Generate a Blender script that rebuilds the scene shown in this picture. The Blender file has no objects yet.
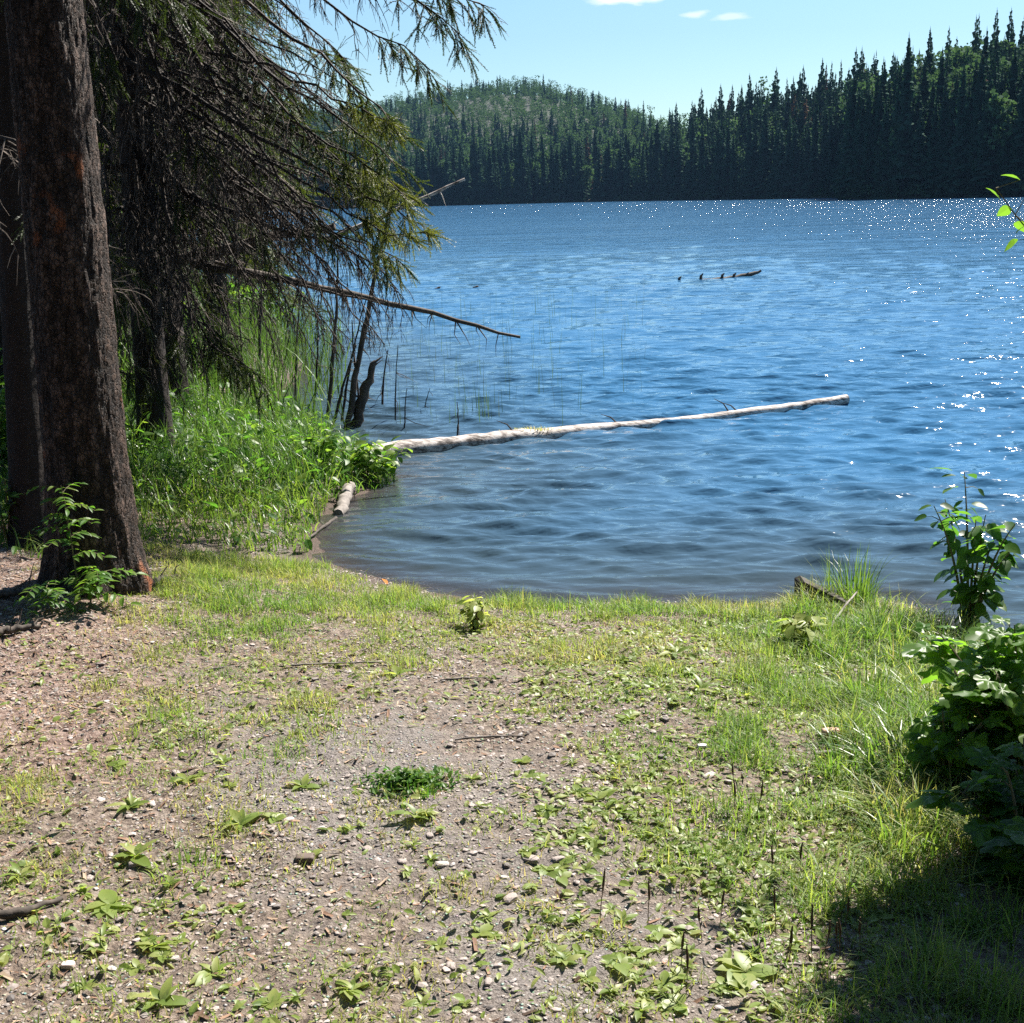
import bpy, math, random
import numpy as np
from mathutils import Matrix, Vector, Euler

R = math.radians
rng = np.random.default_rng(7)
random.seed(7)
sc = bpy.context.scene
C = sc.collection

# ------------------------------------------------------------------ camera
FPX, CX, CY = 1300.0, 512.0, 511.5
PITCH, ROLL, EYE = R(13.54), R(-1.65), 1.6
ZW = -0.45                                   # water level
CAMR = Euler((R(90) - PITCH, 0, 0)).to_matrix() @ Matrix.Rotation(ROLL, 3, 'Z')
cd = bpy.data.cameras.new('camera')
cam = bpy.data.objects.new('camera', cd)
C.objects.link(cam)
cam.matrix_world = Matrix.Translation((0, 0, EYE)) @ CAMR.to_4x4()
cd.sensor_width = 36
cd.lens = FPX / 1024 * 36
cd.clip_start, cd.clip_end = 0.05, 8000
sc.camera = cam
MR = np.array(CAMR)

# ------------------------------------------------------------------ sky, sun, exposure
SUN_AZ, SUN_EL = R(41), R(48)                # azimuth to the right of straight ahead
w = bpy.data.worlds.new('World')
sc.world = w
w.use_nodes = True
SUN_DIR = np.array((math.sin(SUN_AZ) * math.cos(SUN_EL), math.cos(SUN_AZ) * math.cos(SUN_EL), math.sin(SUN_EL)))
sl = bpy.data.lights.new('sun', 'SUN')
sl.energy = 5.0
sl.angle = R(0.5)
sl.color = (1.0, 0.95, 0.87)
so = bpy.data.objects.new('sun', sl)
C.objects.link(so)
so.rotation_euler = Vector(-SUN_DIR).to_track_quat('-Z', 'Y').to_euler()
sc.view_settings.view_transform = 'Standard'
sc.view_settings.look = 'None'
sc.view_settings.exposure = 1.78
sc.view_settings.gamma = 1
sc.cycles.use_denoising = False
sc.cycles.max_bounces = 8
sc.cycles.transparent_max_bounces = 12
sc.cycles.volume_bounces = 0


# ------------------------------------------------------------------ pixel helpers (used to measure where things stand)
def ray(px, py):
    d = np.array(((px - CX) / FPX, -(py - CY) / FPX, -1.0))
    return MR @ d


def at(px, py, Y):
    d = ray(px, py)
    t = Y / d[1]
    return np.array((d[0] * t, Y, EYE + d[2] * t))


def at_z(px, py, z):
    d = ray(px, py)
    t = (z - EYE) / d[2]
    return np.array((d[0] * t, d[1] * t, z))


def proj(P):
    q = (np.asarray(P, float) - np.array((0, 0, EYE))) @ MR
    zz = np.where(q[..., 2] < -0.05, -q[..., 2], 1e-3)
    return CX + q[..., 0] / zz * FPX, CY - q[..., 1] / zz * FPX


# ------------------------------------------------------------------ noise
def _hash(ix, iy, iz, seed):
    n = (ix.astype(np.int64) * 374761393 + iy.astype(np.int64) * 668265263 + iz.astype(np.int64) * 2147483647 + seed * 1274126177) & 0xFFFFFFFF
    n = ((n ^ (n >> 13)) * 1274126177) & 0xFFFFFFFF
    n = n ^ (n >> 16)
    return (n & 0xFFFF) / 65535.0


def vnoise(x, y, z=0.0, seed=0):
    x, y, z = np.broadcast_arrays(np.asarray(x, float), np.asarray(y, float), np.asarray(z, float))
    ix, iy, iz = np.floor(x), np.floor(y), np.floor(z)
    fx, fy, fz = x - ix, y - iy, z - iz
    fx, fy, fz = [f * f * (3 - 2 * f) for f in (fx, fy, fz)]
    ix, iy, iz = [i.astype(np.int64) for i in (ix, iy, iz)]
    r = 0
    for a in (0, 1):
        for b in (0, 1):
            for c in (0, 1):
                wgt = (fx if a else 1 - fx) * (fy if b else 1 - fy) * (fz if c else 1 - fz)
                r = r + wgt * _hash(ix + a, iy + b, iz + c, seed)
    return r


def fbm(x, y, z=0.0, o=4, seed=0):
    r, amp, tot = 0, 1.0, 0
    for k in range(o):
        r = r + amp * vnoise(np.asarray(x) * 2 ** k, np.asarray(y) * 2 ** k, np.asarray(z) * 2 ** k, seed + k)
        tot += amp
        amp *= 0.5
    return r / tot


# ------------------------------------------------------------------ mesh builder
class MB:
    def __init__(s):
        s.V, s.T, s.F, s.n = [], [], [], 0

    def add(s, V, F, t=0.5, mi=0):
        V = np.asarray(V, float).reshape(-1, 3)
        F = np.asarray(F, np.int64)
        s.V.append(V)
        s.T.append(np.broadcast_to(np.asarray(t, float), (len(V),)).copy())
        s.F.append((F + s.n, mi))
        s.n += len(V)

    def inst(s, TV, TF, Ms, Ls, ts=0.5, mi=0, tv=None):
        """copies of one template: TV (n,3), TF (f,k); Ms (m,3,3); Ls (m,3)"""
        TV = np.asarray(TV, float)
        TF = np.asarray(TF, np.int64)
        m, n = len(Ls), len(TV)
        if m == 0:
            return
        V = np.einsum('mij,nj->mni', Ms, TV) + np.asarray(Ls)[:, None, :]
        F = (TF[None] + (np.arange(m) * n)[:, None, None]).reshape(-1, TF.shape[1])
        t = np.repeat(np.broadcast_to(np.asarray(ts, float), (m,)), n)
        if tv is not None:
            t = t + np.tile(tv, m)
        s.add(V.reshape(-1, 3), F, t, mi)

    def tube(s, P, r, sides=5, t=0.5, mi=0, cap=True):
        P = np.asarray(P, float)
        k = len(P)
        r = np.broadcast_to(np.asarray(r, float), (k,))
        T = np.gradient(P, axis=0)
        T /= np.linalg.norm(T, axis=1)[:, None] + 1e-12
        ref = np.array((0, 0, 1.0)) if abs(T[:, 2]).mean() < 0.8 else np.array((0.83, 0.55, 0.05))
        A = np.cross(T, ref)
        A /= np.linalg.norm(A, axis=1)[:, None] + 1e-12
        B = np.cross(A, T)
        a = np.arange(sides) * 2 * math.pi / sides
        V = P[:, None] + r[:, None, None] * (np.cos(a)[None, :, None] * A[:, None] + np.sin(a)[None, :, None] * B[:, None])
        i = np.arange(k - 1)[:, None] * sides
        j = np.arange(sides)[None]
        F = np.stack((i + j, i + (j + 1) % sides, i + sides + (j + 1) % sides, i + sides + j), -1).reshape(-1, 4)
        tt = t if np.ndim(t) == 0 else np.repeat(t, sides)
        s.add(V.reshape(-1, 3), F, tt, mi)
        if cap:
            for e in (0, k - 1):
                base = s.n
                s.add(np.vstack((V[e], P[e][None])), [[(q, (q + 1) % sides, sides)[::(1 if e else -1)] for q in range(sides)]][0],
                      float(np.mean(tt)), mi)

    def build(s, name, mats, parent=None, smooth=False, link=True):
        me = bpy.data.meshes.new(name)
        V = np.concatenate(s.V)
        me.vertices.add(len(V))
        me.vertices.foreach_set('co', V.astype(np.float32).ravel())
        li = np.concatenate([f.ravel() for f, _ in s.F])
        lt = np.concatenate([np.full(len(f), f.shape[1]) for f, _ in s.F])
        mi = np.concatenate([np.full(len(f), m) for f, m in s.F])
        me.loops.add(len(li))
        me.loops.foreach_set('vertex_index', li.astype(np.int32))
        me.polygons.add(len(lt))
        me.polygons.foreach_set('loop_start', (np.cumsum(lt) - lt).astype(np.int32))
        me.polygons.foreach_set('loop_total', lt.astype(np.int32))
        me.polygons.foreach_set('material_index', mi.astype(np.int32))
        me.polygons.foreach_set('use_smooth', np.full(len(lt), smooth))
        for m in (mats if isinstance(mats, (list, tuple)) else [mats]):
            me.materials.append(m)
        a = me.attributes.new('tint', 'FLOAT', 'POINT')
        a.data.foreach_set('value', np.concatenate(s.T).astype(np.float32))
        me.update(calc_edges=True)
        o = bpy.data.objects.new(name, me)
        if link:
            C.objects.link(o)
        if parent is not None:
            o.parent = parent
        return o


def rots(yaw, pitch=0.0, roll=0.0, scale=1.0):
    """local: +Y length, +Z normal. roll about Y, then pitch (lift) about X, then yaw about Z"""
    yaw, pitch, roll, scale = np.broadcast_arrays(*[np.asarray(v, float) for v in (yaw, pitch, roll, scale)])
    z, o = np.zeros_like(yaw), np.ones_like(yaw)

    def m(rows):
        return np.stack([np.stack(r, -1) for r in rows], -2)
    cy, sy, cp, sp, cr, sr = np.cos(yaw), np.sin(yaw), np.cos(pitch), np.sin(pitch), np.cos(roll), np.sin(roll)
    RZ = m(((cy, -sy, z), (sy, cy, z), (z, z, o)))
    RX = m(((o, z, z), (z, cp, -sp), (z, sp, cp)))
    RY = m(((cr, z, sr), (z, o, z), (-sr, z, cr)))
    return (RZ @ RX @ RY) * scale[..., None, None]


def dir_rots(D, roll, scale):
    """matrices that take local +Y to the directions D"""
    D = np.asarray(D, float)
    D = D / (np.linalg.norm(D, axis=1)[:, None] + 1e-9)
    yaw = np.arctan2(-D[:, 0], D[:, 1])
    pitch = np.arcsin(np.clip(D[:, 2], -1, 1))
    return rots(yaw, pitch, roll, scale)


def tag(o, label=None, cat=None, group=None, kind=None):
    if label:
        o['label'] = label
    if cat:
        o['category'] = cat
    if group:
        o['group'] = group
    if kind:
        o['kind'] = kind
    return o


def thing(name, label, cat, loc=(0, 0, 0), group=None):
    o = bpy.data.objects.new(name, None)
    C.objects.link(o)
    o.location = loc
    o.empty_display_size = 0.1
    return tag(o, label, cat, group)


def copy_tree(o, parent=None):
    c = o.copy()
    C.objects.link(c)
    if parent is not None:
        c.parent = parent
    for ch in list(o.children):
        copy_tree(ch, c)
    return c


# ------------------------------------------------------------------ materials
def new_mat(name):
    m = bpy.data.materials.new(name)
    m.use_nodes = True
    nt = m.node_tree
    nt.nodes.clear()
    out = nt.nodes.new('ShaderNodeOutputMaterial')
    return m, nt, out


def N(nt, typ, **kw):
    n = nt.nodes.new(typ)
    for k, v in kw.items():
        if k.startswith('i_'):
            key = k[2:]
            n.inputs[int(key) if key.isdigit() else key.replace('_', ' ')].default_value = v
        else:
            setattr(n, k, v)
    return n


def ramp(nt, stops, fac=None, interp='LINEAR'):
    r = nt.nodes.new('ShaderNodeValToRGB')
    r.color_ramp.interpolation = interp
    e = r.color_ramp.elements
    while len(e) < len(stops):
        e.new(0.5)
    for el, (p, c) in zip(e, stops):
        el.position = p
        el.color = (*c, 1) if len(c) == 3 else c
    if fac is not None:
        nt.links.new(fac, r.inputs[0])
    return r


def math_node(nt, op, a, b=None, clamp=False):
    n = nt.nodes.new('ShaderNodeMath')
    n.operation = op
    n.use_clamp = clamp
    for i, v in enumerate((a, b)):
        if v is None:
            continue
        if isinstance(v, (int, float)):
            n.inputs[i].default_value = v
        else:
            nt.links.new(v, n.inputs[i])
    return n.outputs[0]


def mix_col(nt, fac, a, b, mode='MIX'):
    n = nt.nodes.new('ShaderNodeMix')
    n.data_type = 'RGBA'
    n.blend_type = mode
    for sock, v in ((n.inputs[0], fac), (n.inputs[6], a), (n.inputs[7], b)):
        if isinstance(v, (int, float)):
            sock.default_value = v
        elif isinstance(v, tuple):
            sock.default_value = (*v, 1)
        else:
            nt.links.new(v, sock)
    return n.outputs[2]


def leaf_mat(name, stops, trans=0.45, rough=0.45, spec=0.4, tcol=1.5):
    m, nt, out = new_mat(name)
    at_ = N(nt, 'ShaderNodeAttribute', attribute_name='tint')
    cr = ramp(nt, stops, at_.outputs['Fac'])
    p = N(nt, 'ShaderNodeBsdfPrincipled', i_Roughness=rough)
    p.inputs['Specular IOR Level'].default_value = spec
    nt.links.new(cr.outputs[0], p.inputs['Base Color'])
    if trans > 0:
        tr = N(nt, 'ShaderNodeBsdfTranslucent')
        bright = mix_col(nt, 1.0, cr.outputs[0], (tcol, tcol * 1.05, tcol * 0.55), 'MULTIPLY')
        nt.links.new(bright, tr.inputs['Color'])
        mx = N(nt, 'ShaderNodeMixShader', i_0=trans)
        nt.links.new(p.outputs[0], mx.inputs[1])
        nt.links.new(tr.outputs[0], mx.inputs[2])
        nt.links.new(mx.outputs[0], out.inputs[0])
    else:
        nt.links.new(p.outputs[0], out.inputs[0])
    return m


def wood_mat(name, stops, scale=40, bump=0.4, dist=0.01, rough=0.85, stretch=(1, 1, 1), vor=None):
    m, nt, out = new_mat(name)
    tc = N(nt, 'ShaderNodeTexCoord')
    mp = N(nt, 'ShaderNodeMapping')
    mp.inputs['Scale'].default_value = stretch
    nt.links.new(tc.outputs['Object'], mp.inputs[0])
    n1 = N(nt, 'ShaderNodeTexNoise', i_Scale=scale, i_Detail=6.0, i_Roughness=0.65)
    nt.links.new(mp.outputs[0], n1.inputs['Vector'])
    at_ = N(nt, 'ShaderNodeAttribute', attribute_name='tint')
    f = math_node(nt, 'ADD', n1.outputs[0], math_node(nt, 'SUBTRACT', at_.outputs['Fac'], 0.5), clamp=True)
    cr = ramp(nt, stops, f)
    col, h = cr.outputs[0], n1.outputs[0]
    if vor:
        v = N(nt, 'ShaderNodeTexVoronoi', i_Scale=vor['scale'])
        v.feature = 'DISTANCE_TO_EDGE'
        wv = N(nt, 'ShaderNodeTexNoise', i_Scale=vor['scale'] * 0.8, i_Detail=3.0)
        nt.links.new(mp.outputs[0], wv.inputs['Vector'])
        wm = mix_col(nt, 0.018, mp.outputs[0], wv.outputs['Color'])
        nt.links.new(wm, v.inputs['Vector'])
        edge = ramp(nt, [(0.0, (0, 0, 0)), (0.12, (1, 1, 1))], v.outputs['Distance'])
        col = mix_col(nt, edge.outputs[0], mix_col(nt, 1.0, col, (0.55, 0.52, 0.5), 'MULTIPLY'), col)
        h = math_node(nt, 'ADD', h, math_node(nt, 'MULTIPLY', edge.outputs[0], 0.8))
        if 'orange' in vor:
            n3 = N(nt, 'ShaderNodeTexNoise', i_Scale=vor['oscale'], i_Detail=3.0)
            nt.links.new(mp.outputs[0], n3.inputs['Vector'])
            om = ramp(nt, [(0.64, (0, 0, 0)), (0.72, (1, 1, 1))], n3.outputs[0])
            col = mix_col(nt, om.outputs[0], col, vor['orange'])
    b = N(nt, 'ShaderNodeBump', i_Strength=bump, i_Distance=dist)
    nt.links.new(h, b.inputs['Height'])
    p = N(nt, 'ShaderNodeBsdfPrincipled', i_Roughness=rough)
    p.inputs['Specular IOR Level'].default_value = 0.3
    nt.links.new(col, p.inputs['Base Color'])
    nt.links.new(b.outputs[0], p.inputs['Normal'])
    nt.links.new(p.outputs[0], out.inputs[0])
    return m


M = {}
M['grass'] = leaf_mat('grass_blades', [(0, (0.33, 0.27, 0.15)), (0.3, (0.25, 0.25, 0.09)), (0.65, (0.17, 0.225, 0.055)), (1, (0.085, 0.165, 0.03))], 0.5, 0.5, 0.25, 1.7)
M['lush'] = leaf_mat('lush_grass', [(0, (0.036, 0.082, 0.018)), (0.5, (0.068, 0.14, 0.026)), (1, (0.16, 0.22, 0.045))], 0.45, 0.38, 0.5, 1.6)
M['herb'] = leaf_mat('herb_leaves', [(0, (0.035, 0.09, 0.02)), (0.5, (0.06, 0.14, 0.02)), (1, (0.13, 0.19, 0.03))], 0.55, 0.45, 0.3, 1.8)
M['weed'] = leaf_mat('weed_leaves', [(0, (0.09, 0.14, 0.03)), (0.5, (0.17, 0.23, 0.05)), (1, (0.28, 0.30, 0.10))], 0.5, 0.45, 0.35, 1.6)
M['shrub'] = leaf_mat('shrub_leaves', [(0, (0.022, 0.06, 0.016)), (0.5, (0.045, 0.11, 0.02)), (1, (0.09, 0.17, 0.02))], 0.58, 0.42, 0.35, 1.9)
M['needle'] = leaf_mat('spruce_needles', [(0, (0.05, 0.038, 0.022)), (0.25, (0.028, 0.038, 0.014)), (0.6, (0.045, 0.07, 0.016)), (1, (0.15, 0.16, 0.03))], 0.35, 0.5, 0.3)
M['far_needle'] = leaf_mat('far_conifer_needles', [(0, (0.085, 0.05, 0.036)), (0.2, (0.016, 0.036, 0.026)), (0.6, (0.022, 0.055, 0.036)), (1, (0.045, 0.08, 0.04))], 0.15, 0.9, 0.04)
M['far_leaf'] = leaf_mat('far_broadleaf', [(0, (0.028, 0.06, 0.032)), (0.6, (0.055, 0.10, 0.05)), (1, (0.12, 0.155, 0.08))], 0.25, 0.9, 0.05)
M['reed'] = leaf_mat('reed_stalks', [(0, (0.06, 0.07, 0.03)), (0.5, (0.06, 0.12, 0.03)), (1, (0.10, 0.17, 0.03))], 0.35, 0.5, 0.3)
M['stalk'] = leaf_mat('dry_stalks', [(0, (0.06, 0.035, 0.02)), (1, (0.2, 0.14, 0.07))], 0.1, 0.7, 0.2)
M['litter'] = leaf_mat('dry_litter', [(0, (0.05, 0.03, 0.02)), (0.4, (0.22, 0.13, 0.085)), (0.7, (0.32, 0.24, 0.17)), (1, (0.43, 0.36, 0.29))], 0.1, 0.8, 0.2)
M['orange_leaf'] = leaf_mat('orange_dead_leaf', [(0, (0.5, 0.14, 0.02)), (1, (0.55, 0.2, 0.03))], 0.4, 0.6, 0.2)
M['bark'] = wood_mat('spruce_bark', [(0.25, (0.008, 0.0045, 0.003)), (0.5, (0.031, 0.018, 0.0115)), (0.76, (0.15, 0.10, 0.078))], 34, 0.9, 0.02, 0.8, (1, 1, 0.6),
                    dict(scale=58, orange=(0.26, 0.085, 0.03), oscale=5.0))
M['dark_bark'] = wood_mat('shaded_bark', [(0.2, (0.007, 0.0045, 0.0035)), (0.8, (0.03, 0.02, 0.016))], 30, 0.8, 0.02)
M['twig'] = wood_mat('dead_twigs', [(0.2, (0.009, 0.0065, 0.005)), (0.55, (0.03, 0.022, 0.017)), (0.9, (0.15, 0.12, 0.10))], 25, 0.3, 0.004)
M['dark_wood'] = wood_mat('wet_dead_wood', [(0.2, (0.02, 0.016, 0.013)), (0.8, (0.10, 0.08, 0.065))], 30, 0.5, 0.006)
M['pale_wood'] = wood_mat('bleached_wood', [(0.36, (0.07, 0.055, 0.047)), (0.44, (0.22, 0.185, 0.165)), (0.53, (0.42, 0.37, 0.34)), (0.75, (0.58, 0.53, 0.49))], 13, 0.5, 0.008, 0.75, (0.35, 3, 3))
M['grey_wood'] = wood_mat('grey_weathered_wood', [(0.25, (0.07, 0.058, 0.05)), (0.8, (0.30, 0.265, 0.235))], 20, 0.5, 0.006)
M['stem'] = wood_mat('green_brown_stems', [(0.2, (0.06, 0.05, 0.03)), (0.8, (0.14, 0.13, 0.06))], 30, 0.2, 0.003)


def stone_mat():
    m, nt, out = new_mat('stone')
    at_ = N(nt, 'ShaderNodeAttribute', attribute_name='tint')
    cr = ramp(nt, [(0, (0.07, 0.06, 0.055)), (0.3, (0.20, 0.17, 0.15)), (0.6, (0.34, 0.28, 0.25)), (0.8, (0.38, 0.345, 0.32)), (1, (0.5, 0.47, 0.44))], at_.outputs['Fac'])
    tc = N(nt, 'ShaderNodeTexCoord')
    n1 = N(nt, 'ShaderNodeTexNoise', i_Scale=70.0, i_Detail=4.0)
    nt.links.new(tc.outputs['Object'], n1.inputs['Vector'])
    g = ramp(nt, [(0.3, (0.65, 0.63, 0.62)), (0.7, (1.1, 1.1, 1.1))], n1.outputs[0])
    col = mix_col(nt, 1.0, cr.outputs[0], g.outputs[0], 'MULTIPLY')
    b = N(nt, 'ShaderNodeBump', i_Strength=0.4, i_Distance=0.004)
    nt.links.new(n1.outputs[0], b.inputs['Height'])
    p = N(nt, 'ShaderNodeBsdfPrincipled', i_Roughness=0.75)
    nt.links.new(col, p.inputs['Base Color'])
    nt.links.new(b.outputs[0], p.inputs['Normal'])
    nt.links.new(p.outputs[0], out.inputs[0])
    return m


M['stone'] = stone_mat()


def ground_mat():
    m, nt, out = new_mat('trodden_earth')
    tc = N(nt, 'ShaderNodeTexCoord')
    P = tc.outputs['Object']

    def noise(scale, det=5.0, rgh=0.6):
        n = N(nt, 'ShaderNodeTexNoise', i_Scale=scale, i_Detail=det, i_Roughness=rgh)
        nt.links.new(P, n.inputs['Vector'])
        return n.outputs[0]
    big, mid, fine, vfine = noise(0.9), noise(6.0), noise(45.0, 6), noise(160.0, 4, 0.7)
    dirt = ramp(nt, [(0.3, (0.05, 0.036, 0.03)), (0.5, (0.165, 0.127, 0.10)), (0.72, (0.33, 0.27, 0.22))], fine).outputs[0]
    grav = ramp(nt, [(0.3, (0.07, 0.058, 0.052)), (0.5, (0.18, 0.155, 0.14)), (0.72, (0.33, 0.30, 0.275))], vfine).outputs[0]
    needles = ramp(nt, [(0.3, (0.05, 0.03, 0.022)), (0.5, (0.19, 0.13, 0.105)), (0.72, (0.37, 0.285, 0.24))], fine).outputs[0]
    atg = N(nt, 'ShaderNodeAttribute', attribute_name='tint')       # 0 needle litter, .5 dirt, 1 gravel
    f = math_node(nt, 'ADD', atg.outputs['Fac'], math_node(nt, 'MULTIPLY', math_node(nt, 'SUBTRACT', mid, 0.5), 0.9))
    a = ramp(nt, [(0.15, (0, 0, 0)), (0.45, (1, 1, 1))], f).outputs[0]
    b_ = ramp(nt, [(0.55, (0, 0, 0)), (0.85, (1, 1, 1))], f).outputs[0]
    col = mix_col(nt, b_, mix_col(nt, a, needles, dirt), grav)
    # pebbles pressed into the soil
    v = N(nt, 'ShaderNodeTexVoronoi', i_Scale=75.0)
    nt.links.new(P, v.inputs['Vector'])
    peb = ramp(nt, [(0.0, (1, 1, 1)), (0.42, (0, 0, 0))], v.outputs['Distance']).outputs[0]
    sel = ramp(nt, [(0.55, (0, 0, 0)), (0.6, (1, 1, 1))], v.outputs['Color']).outputs[0]
    pm = math_node(nt, 'MULTIPLY', peb, sel)
    col = mix_col(nt, math_node(nt, 'MULTIPLY', pm, 0.8, True), col, mix_col(nt, 0.6, v.outputs['Color'], (0.42, 0.37, 0.34)))
    # a greener thin moss and grass film where it is damp
    h = math_node(nt, 'ADD', math_node(nt, 'MULTIPLY', fine, 0.7), math_node(nt, 'ADD', math_node(nt, 'MULTIPLY', vfine, 0.35), math_node(nt, 'MULTIPLY', pm, 0.6)))
    bp = N(nt, 'ShaderNodeBump', i_Strength=1.0, i_Distance=0.03)
    nt.links.new(h, bp.inputs['Height'])
    p = N(nt, 'ShaderNodeBsdfPrincipled', i_Roughness=0.9)
    p.inputs['Specular IOR Level'].default_value = 0.2
    # wet darkening near and under the water: follows height above the lake
    g = N(nt, 'ShaderNodeSeparateXYZ')
    nt.links.new(P, g.inputs[0])
    wet = N(nt, 'ShaderNodeMapRange')
    wet.inputs['From Min'].default_value = ZW + 0.015
    wet.inputs['From Max'].default_value = ZW + 0.06
    nt.links.new(g.outputs[2], wet.inputs[0])
    col = mix_col(nt, wet.outputs[0], mix_col(nt, 1.0, col, (0.5, 0.42, 0.38), 'MULTIPLY'), col)
    nt.links.new(col, p.inputs['Base Color'])
    nt.links.new(bp.outputs[0], p.inputs['Normal'])
    nt.links.new(p.outputs[0], out.inputs[0])
    return m


M['ground'] = ground_mat()


def water_mat():
    m, nt, out = new_mat('lake_water')
    tc = N(nt, 'ShaderNodeTexCoord')
    hs = None
    # ripples run towards the shore: crests lie across the view, turned a little
    for (sx, sy, det, amp, rot) in ((0.16, 0.45, 2.0, 0.30, 0.1), (0.5, 1.5, 2.0, 0.14, 0.12), (1.5, 4.0, 2.0, 0.072, -0.15), (5.0, 10.0, 2.0, 0.022, 0.25), (14.0, 24.0, 1.0, 0.008, -0.1)):
        mp = N(nt, 'ShaderNodeMapping')
        mp.inputs['Scale'].default_value = (sx, sy, 1)
        mp.inputs['Rotation'].default_value = (0, 0, rot)
        nt.links.new(tc.outputs['Object'], mp.inputs[0])
        n1 = N(nt, 'ShaderNodeTexNoise', i_Scale=1.0, i_Detail=det, i_Roughness=0.5, i_Distortion=0.3)
        nt.links.new(mp.outputs[0], n1.inputs['Vector'])
        v = math_node(nt, 'MULTIPLY', n1.outputs[0], amp)
        hs = v if hs is None else math_node(nt, 'ADD', hs, v)
    # gusts: calmer and rougher areas
    mg = N(nt, 'ShaderNodeMapping')
    mg.inputs['Scale'].default_value = (0.03, 0.12, 1)
    nt.links.new(tc.outputs['Object'], mg.inputs[0])
    ng = N(nt, 'ShaderNodeTexNoise', i_Scale=1.0, i_Detail=3.0)
    nt.links.new(mg.outputs[0], ng.inputs['Vector'])
    gust = ramp(nt, [(0.3, (0.6, 0.6, 0.6)), (0.7, (1.25, 1.25, 1.25))], ng.outputs[0]).outputs[0]
    dat = N(nt, 'ShaderNodeAttribute', attribute_name='tint')       # metres from the shore / 6
    calm = ramp(nt, [(0.0, (0.4, 0.4, 0.4)), (0.2, (1, 1, 1))], dat.outputs['Fac']).outputs[0]
    open_ = math_node(nt, 'ADD', 1.0, math_node(nt, 'MULTIPLY', math_node(nt, 'MAXIMUM', math_node(nt, 'SUBTRACT', dat.outputs['Fac'], 1.0), 0.0), 2.2))
    hs = math_node(nt, 'MULTIPLY', hs, math_node(nt, 'MULTIPLY', open_, math_node(nt, 'MULTIPLY', gust, calm)))
    b = N(nt, 'ShaderNodeBump', i_Strength=1.0, i_Distance=1.0)
    nt.links.new(hs, b.inputs['Height'])
    p = N(nt, 'ShaderNodeBsdfPrincipled', i_Roughness=0.065, i_IOR=1.33)
    col = ramp(nt, [(0.0, (0.034, 0.034, 0.034)), (0.08, (0.036, 0.058, 0.075)), (0.6, (0.029, 0.10, 0.195))], dat.outputs['Fac']).outputs[0]
    nt.links.new(col, p.inputs['Base Color'])
    al = ramp(nt, [(0.0, (0.45, 0.45, 0.45)), (0.04, (0.85, 0.85, 0.85)), (0.15, (1, 1, 1))], dat.outputs['Fac']).outputs[0]
    nt.links.new(al, p.inputs['Alpha'])
    nt.links.new(b.outputs[0], p.inputs['Normal'])
    nt.links.new(p.outputs[0], out.inputs[0])
    return m


M['water'] = water_mat()


def hill_mat():
    m, nt, out = new_mat('forest_floor')
    tc = N(nt, 'ShaderNodeTexCoord')
    n1 = N(nt, 'ShaderNodeTexNoise', i_Scale=0.15, i_Detail=6.0)
    nt.links.new(tc.outputs['Object'], n1.inputs['Vector'])
    cr = ramp(nt, [(0.3, (0.005, 0.010, 0.004)), (0.7, (0.012, 0.02, 0.008))], n1.outputs[0])
    p = N(nt, 'ShaderNodeBsdfPrincipled', i_Roughness=0.95)
    nt.links.new(cr.outputs[0], p.inputs['Base Color'])
    nt.links.new(p.outputs[0], out.inputs[0])
    return m


M['hill'] = hill_mat()


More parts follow.
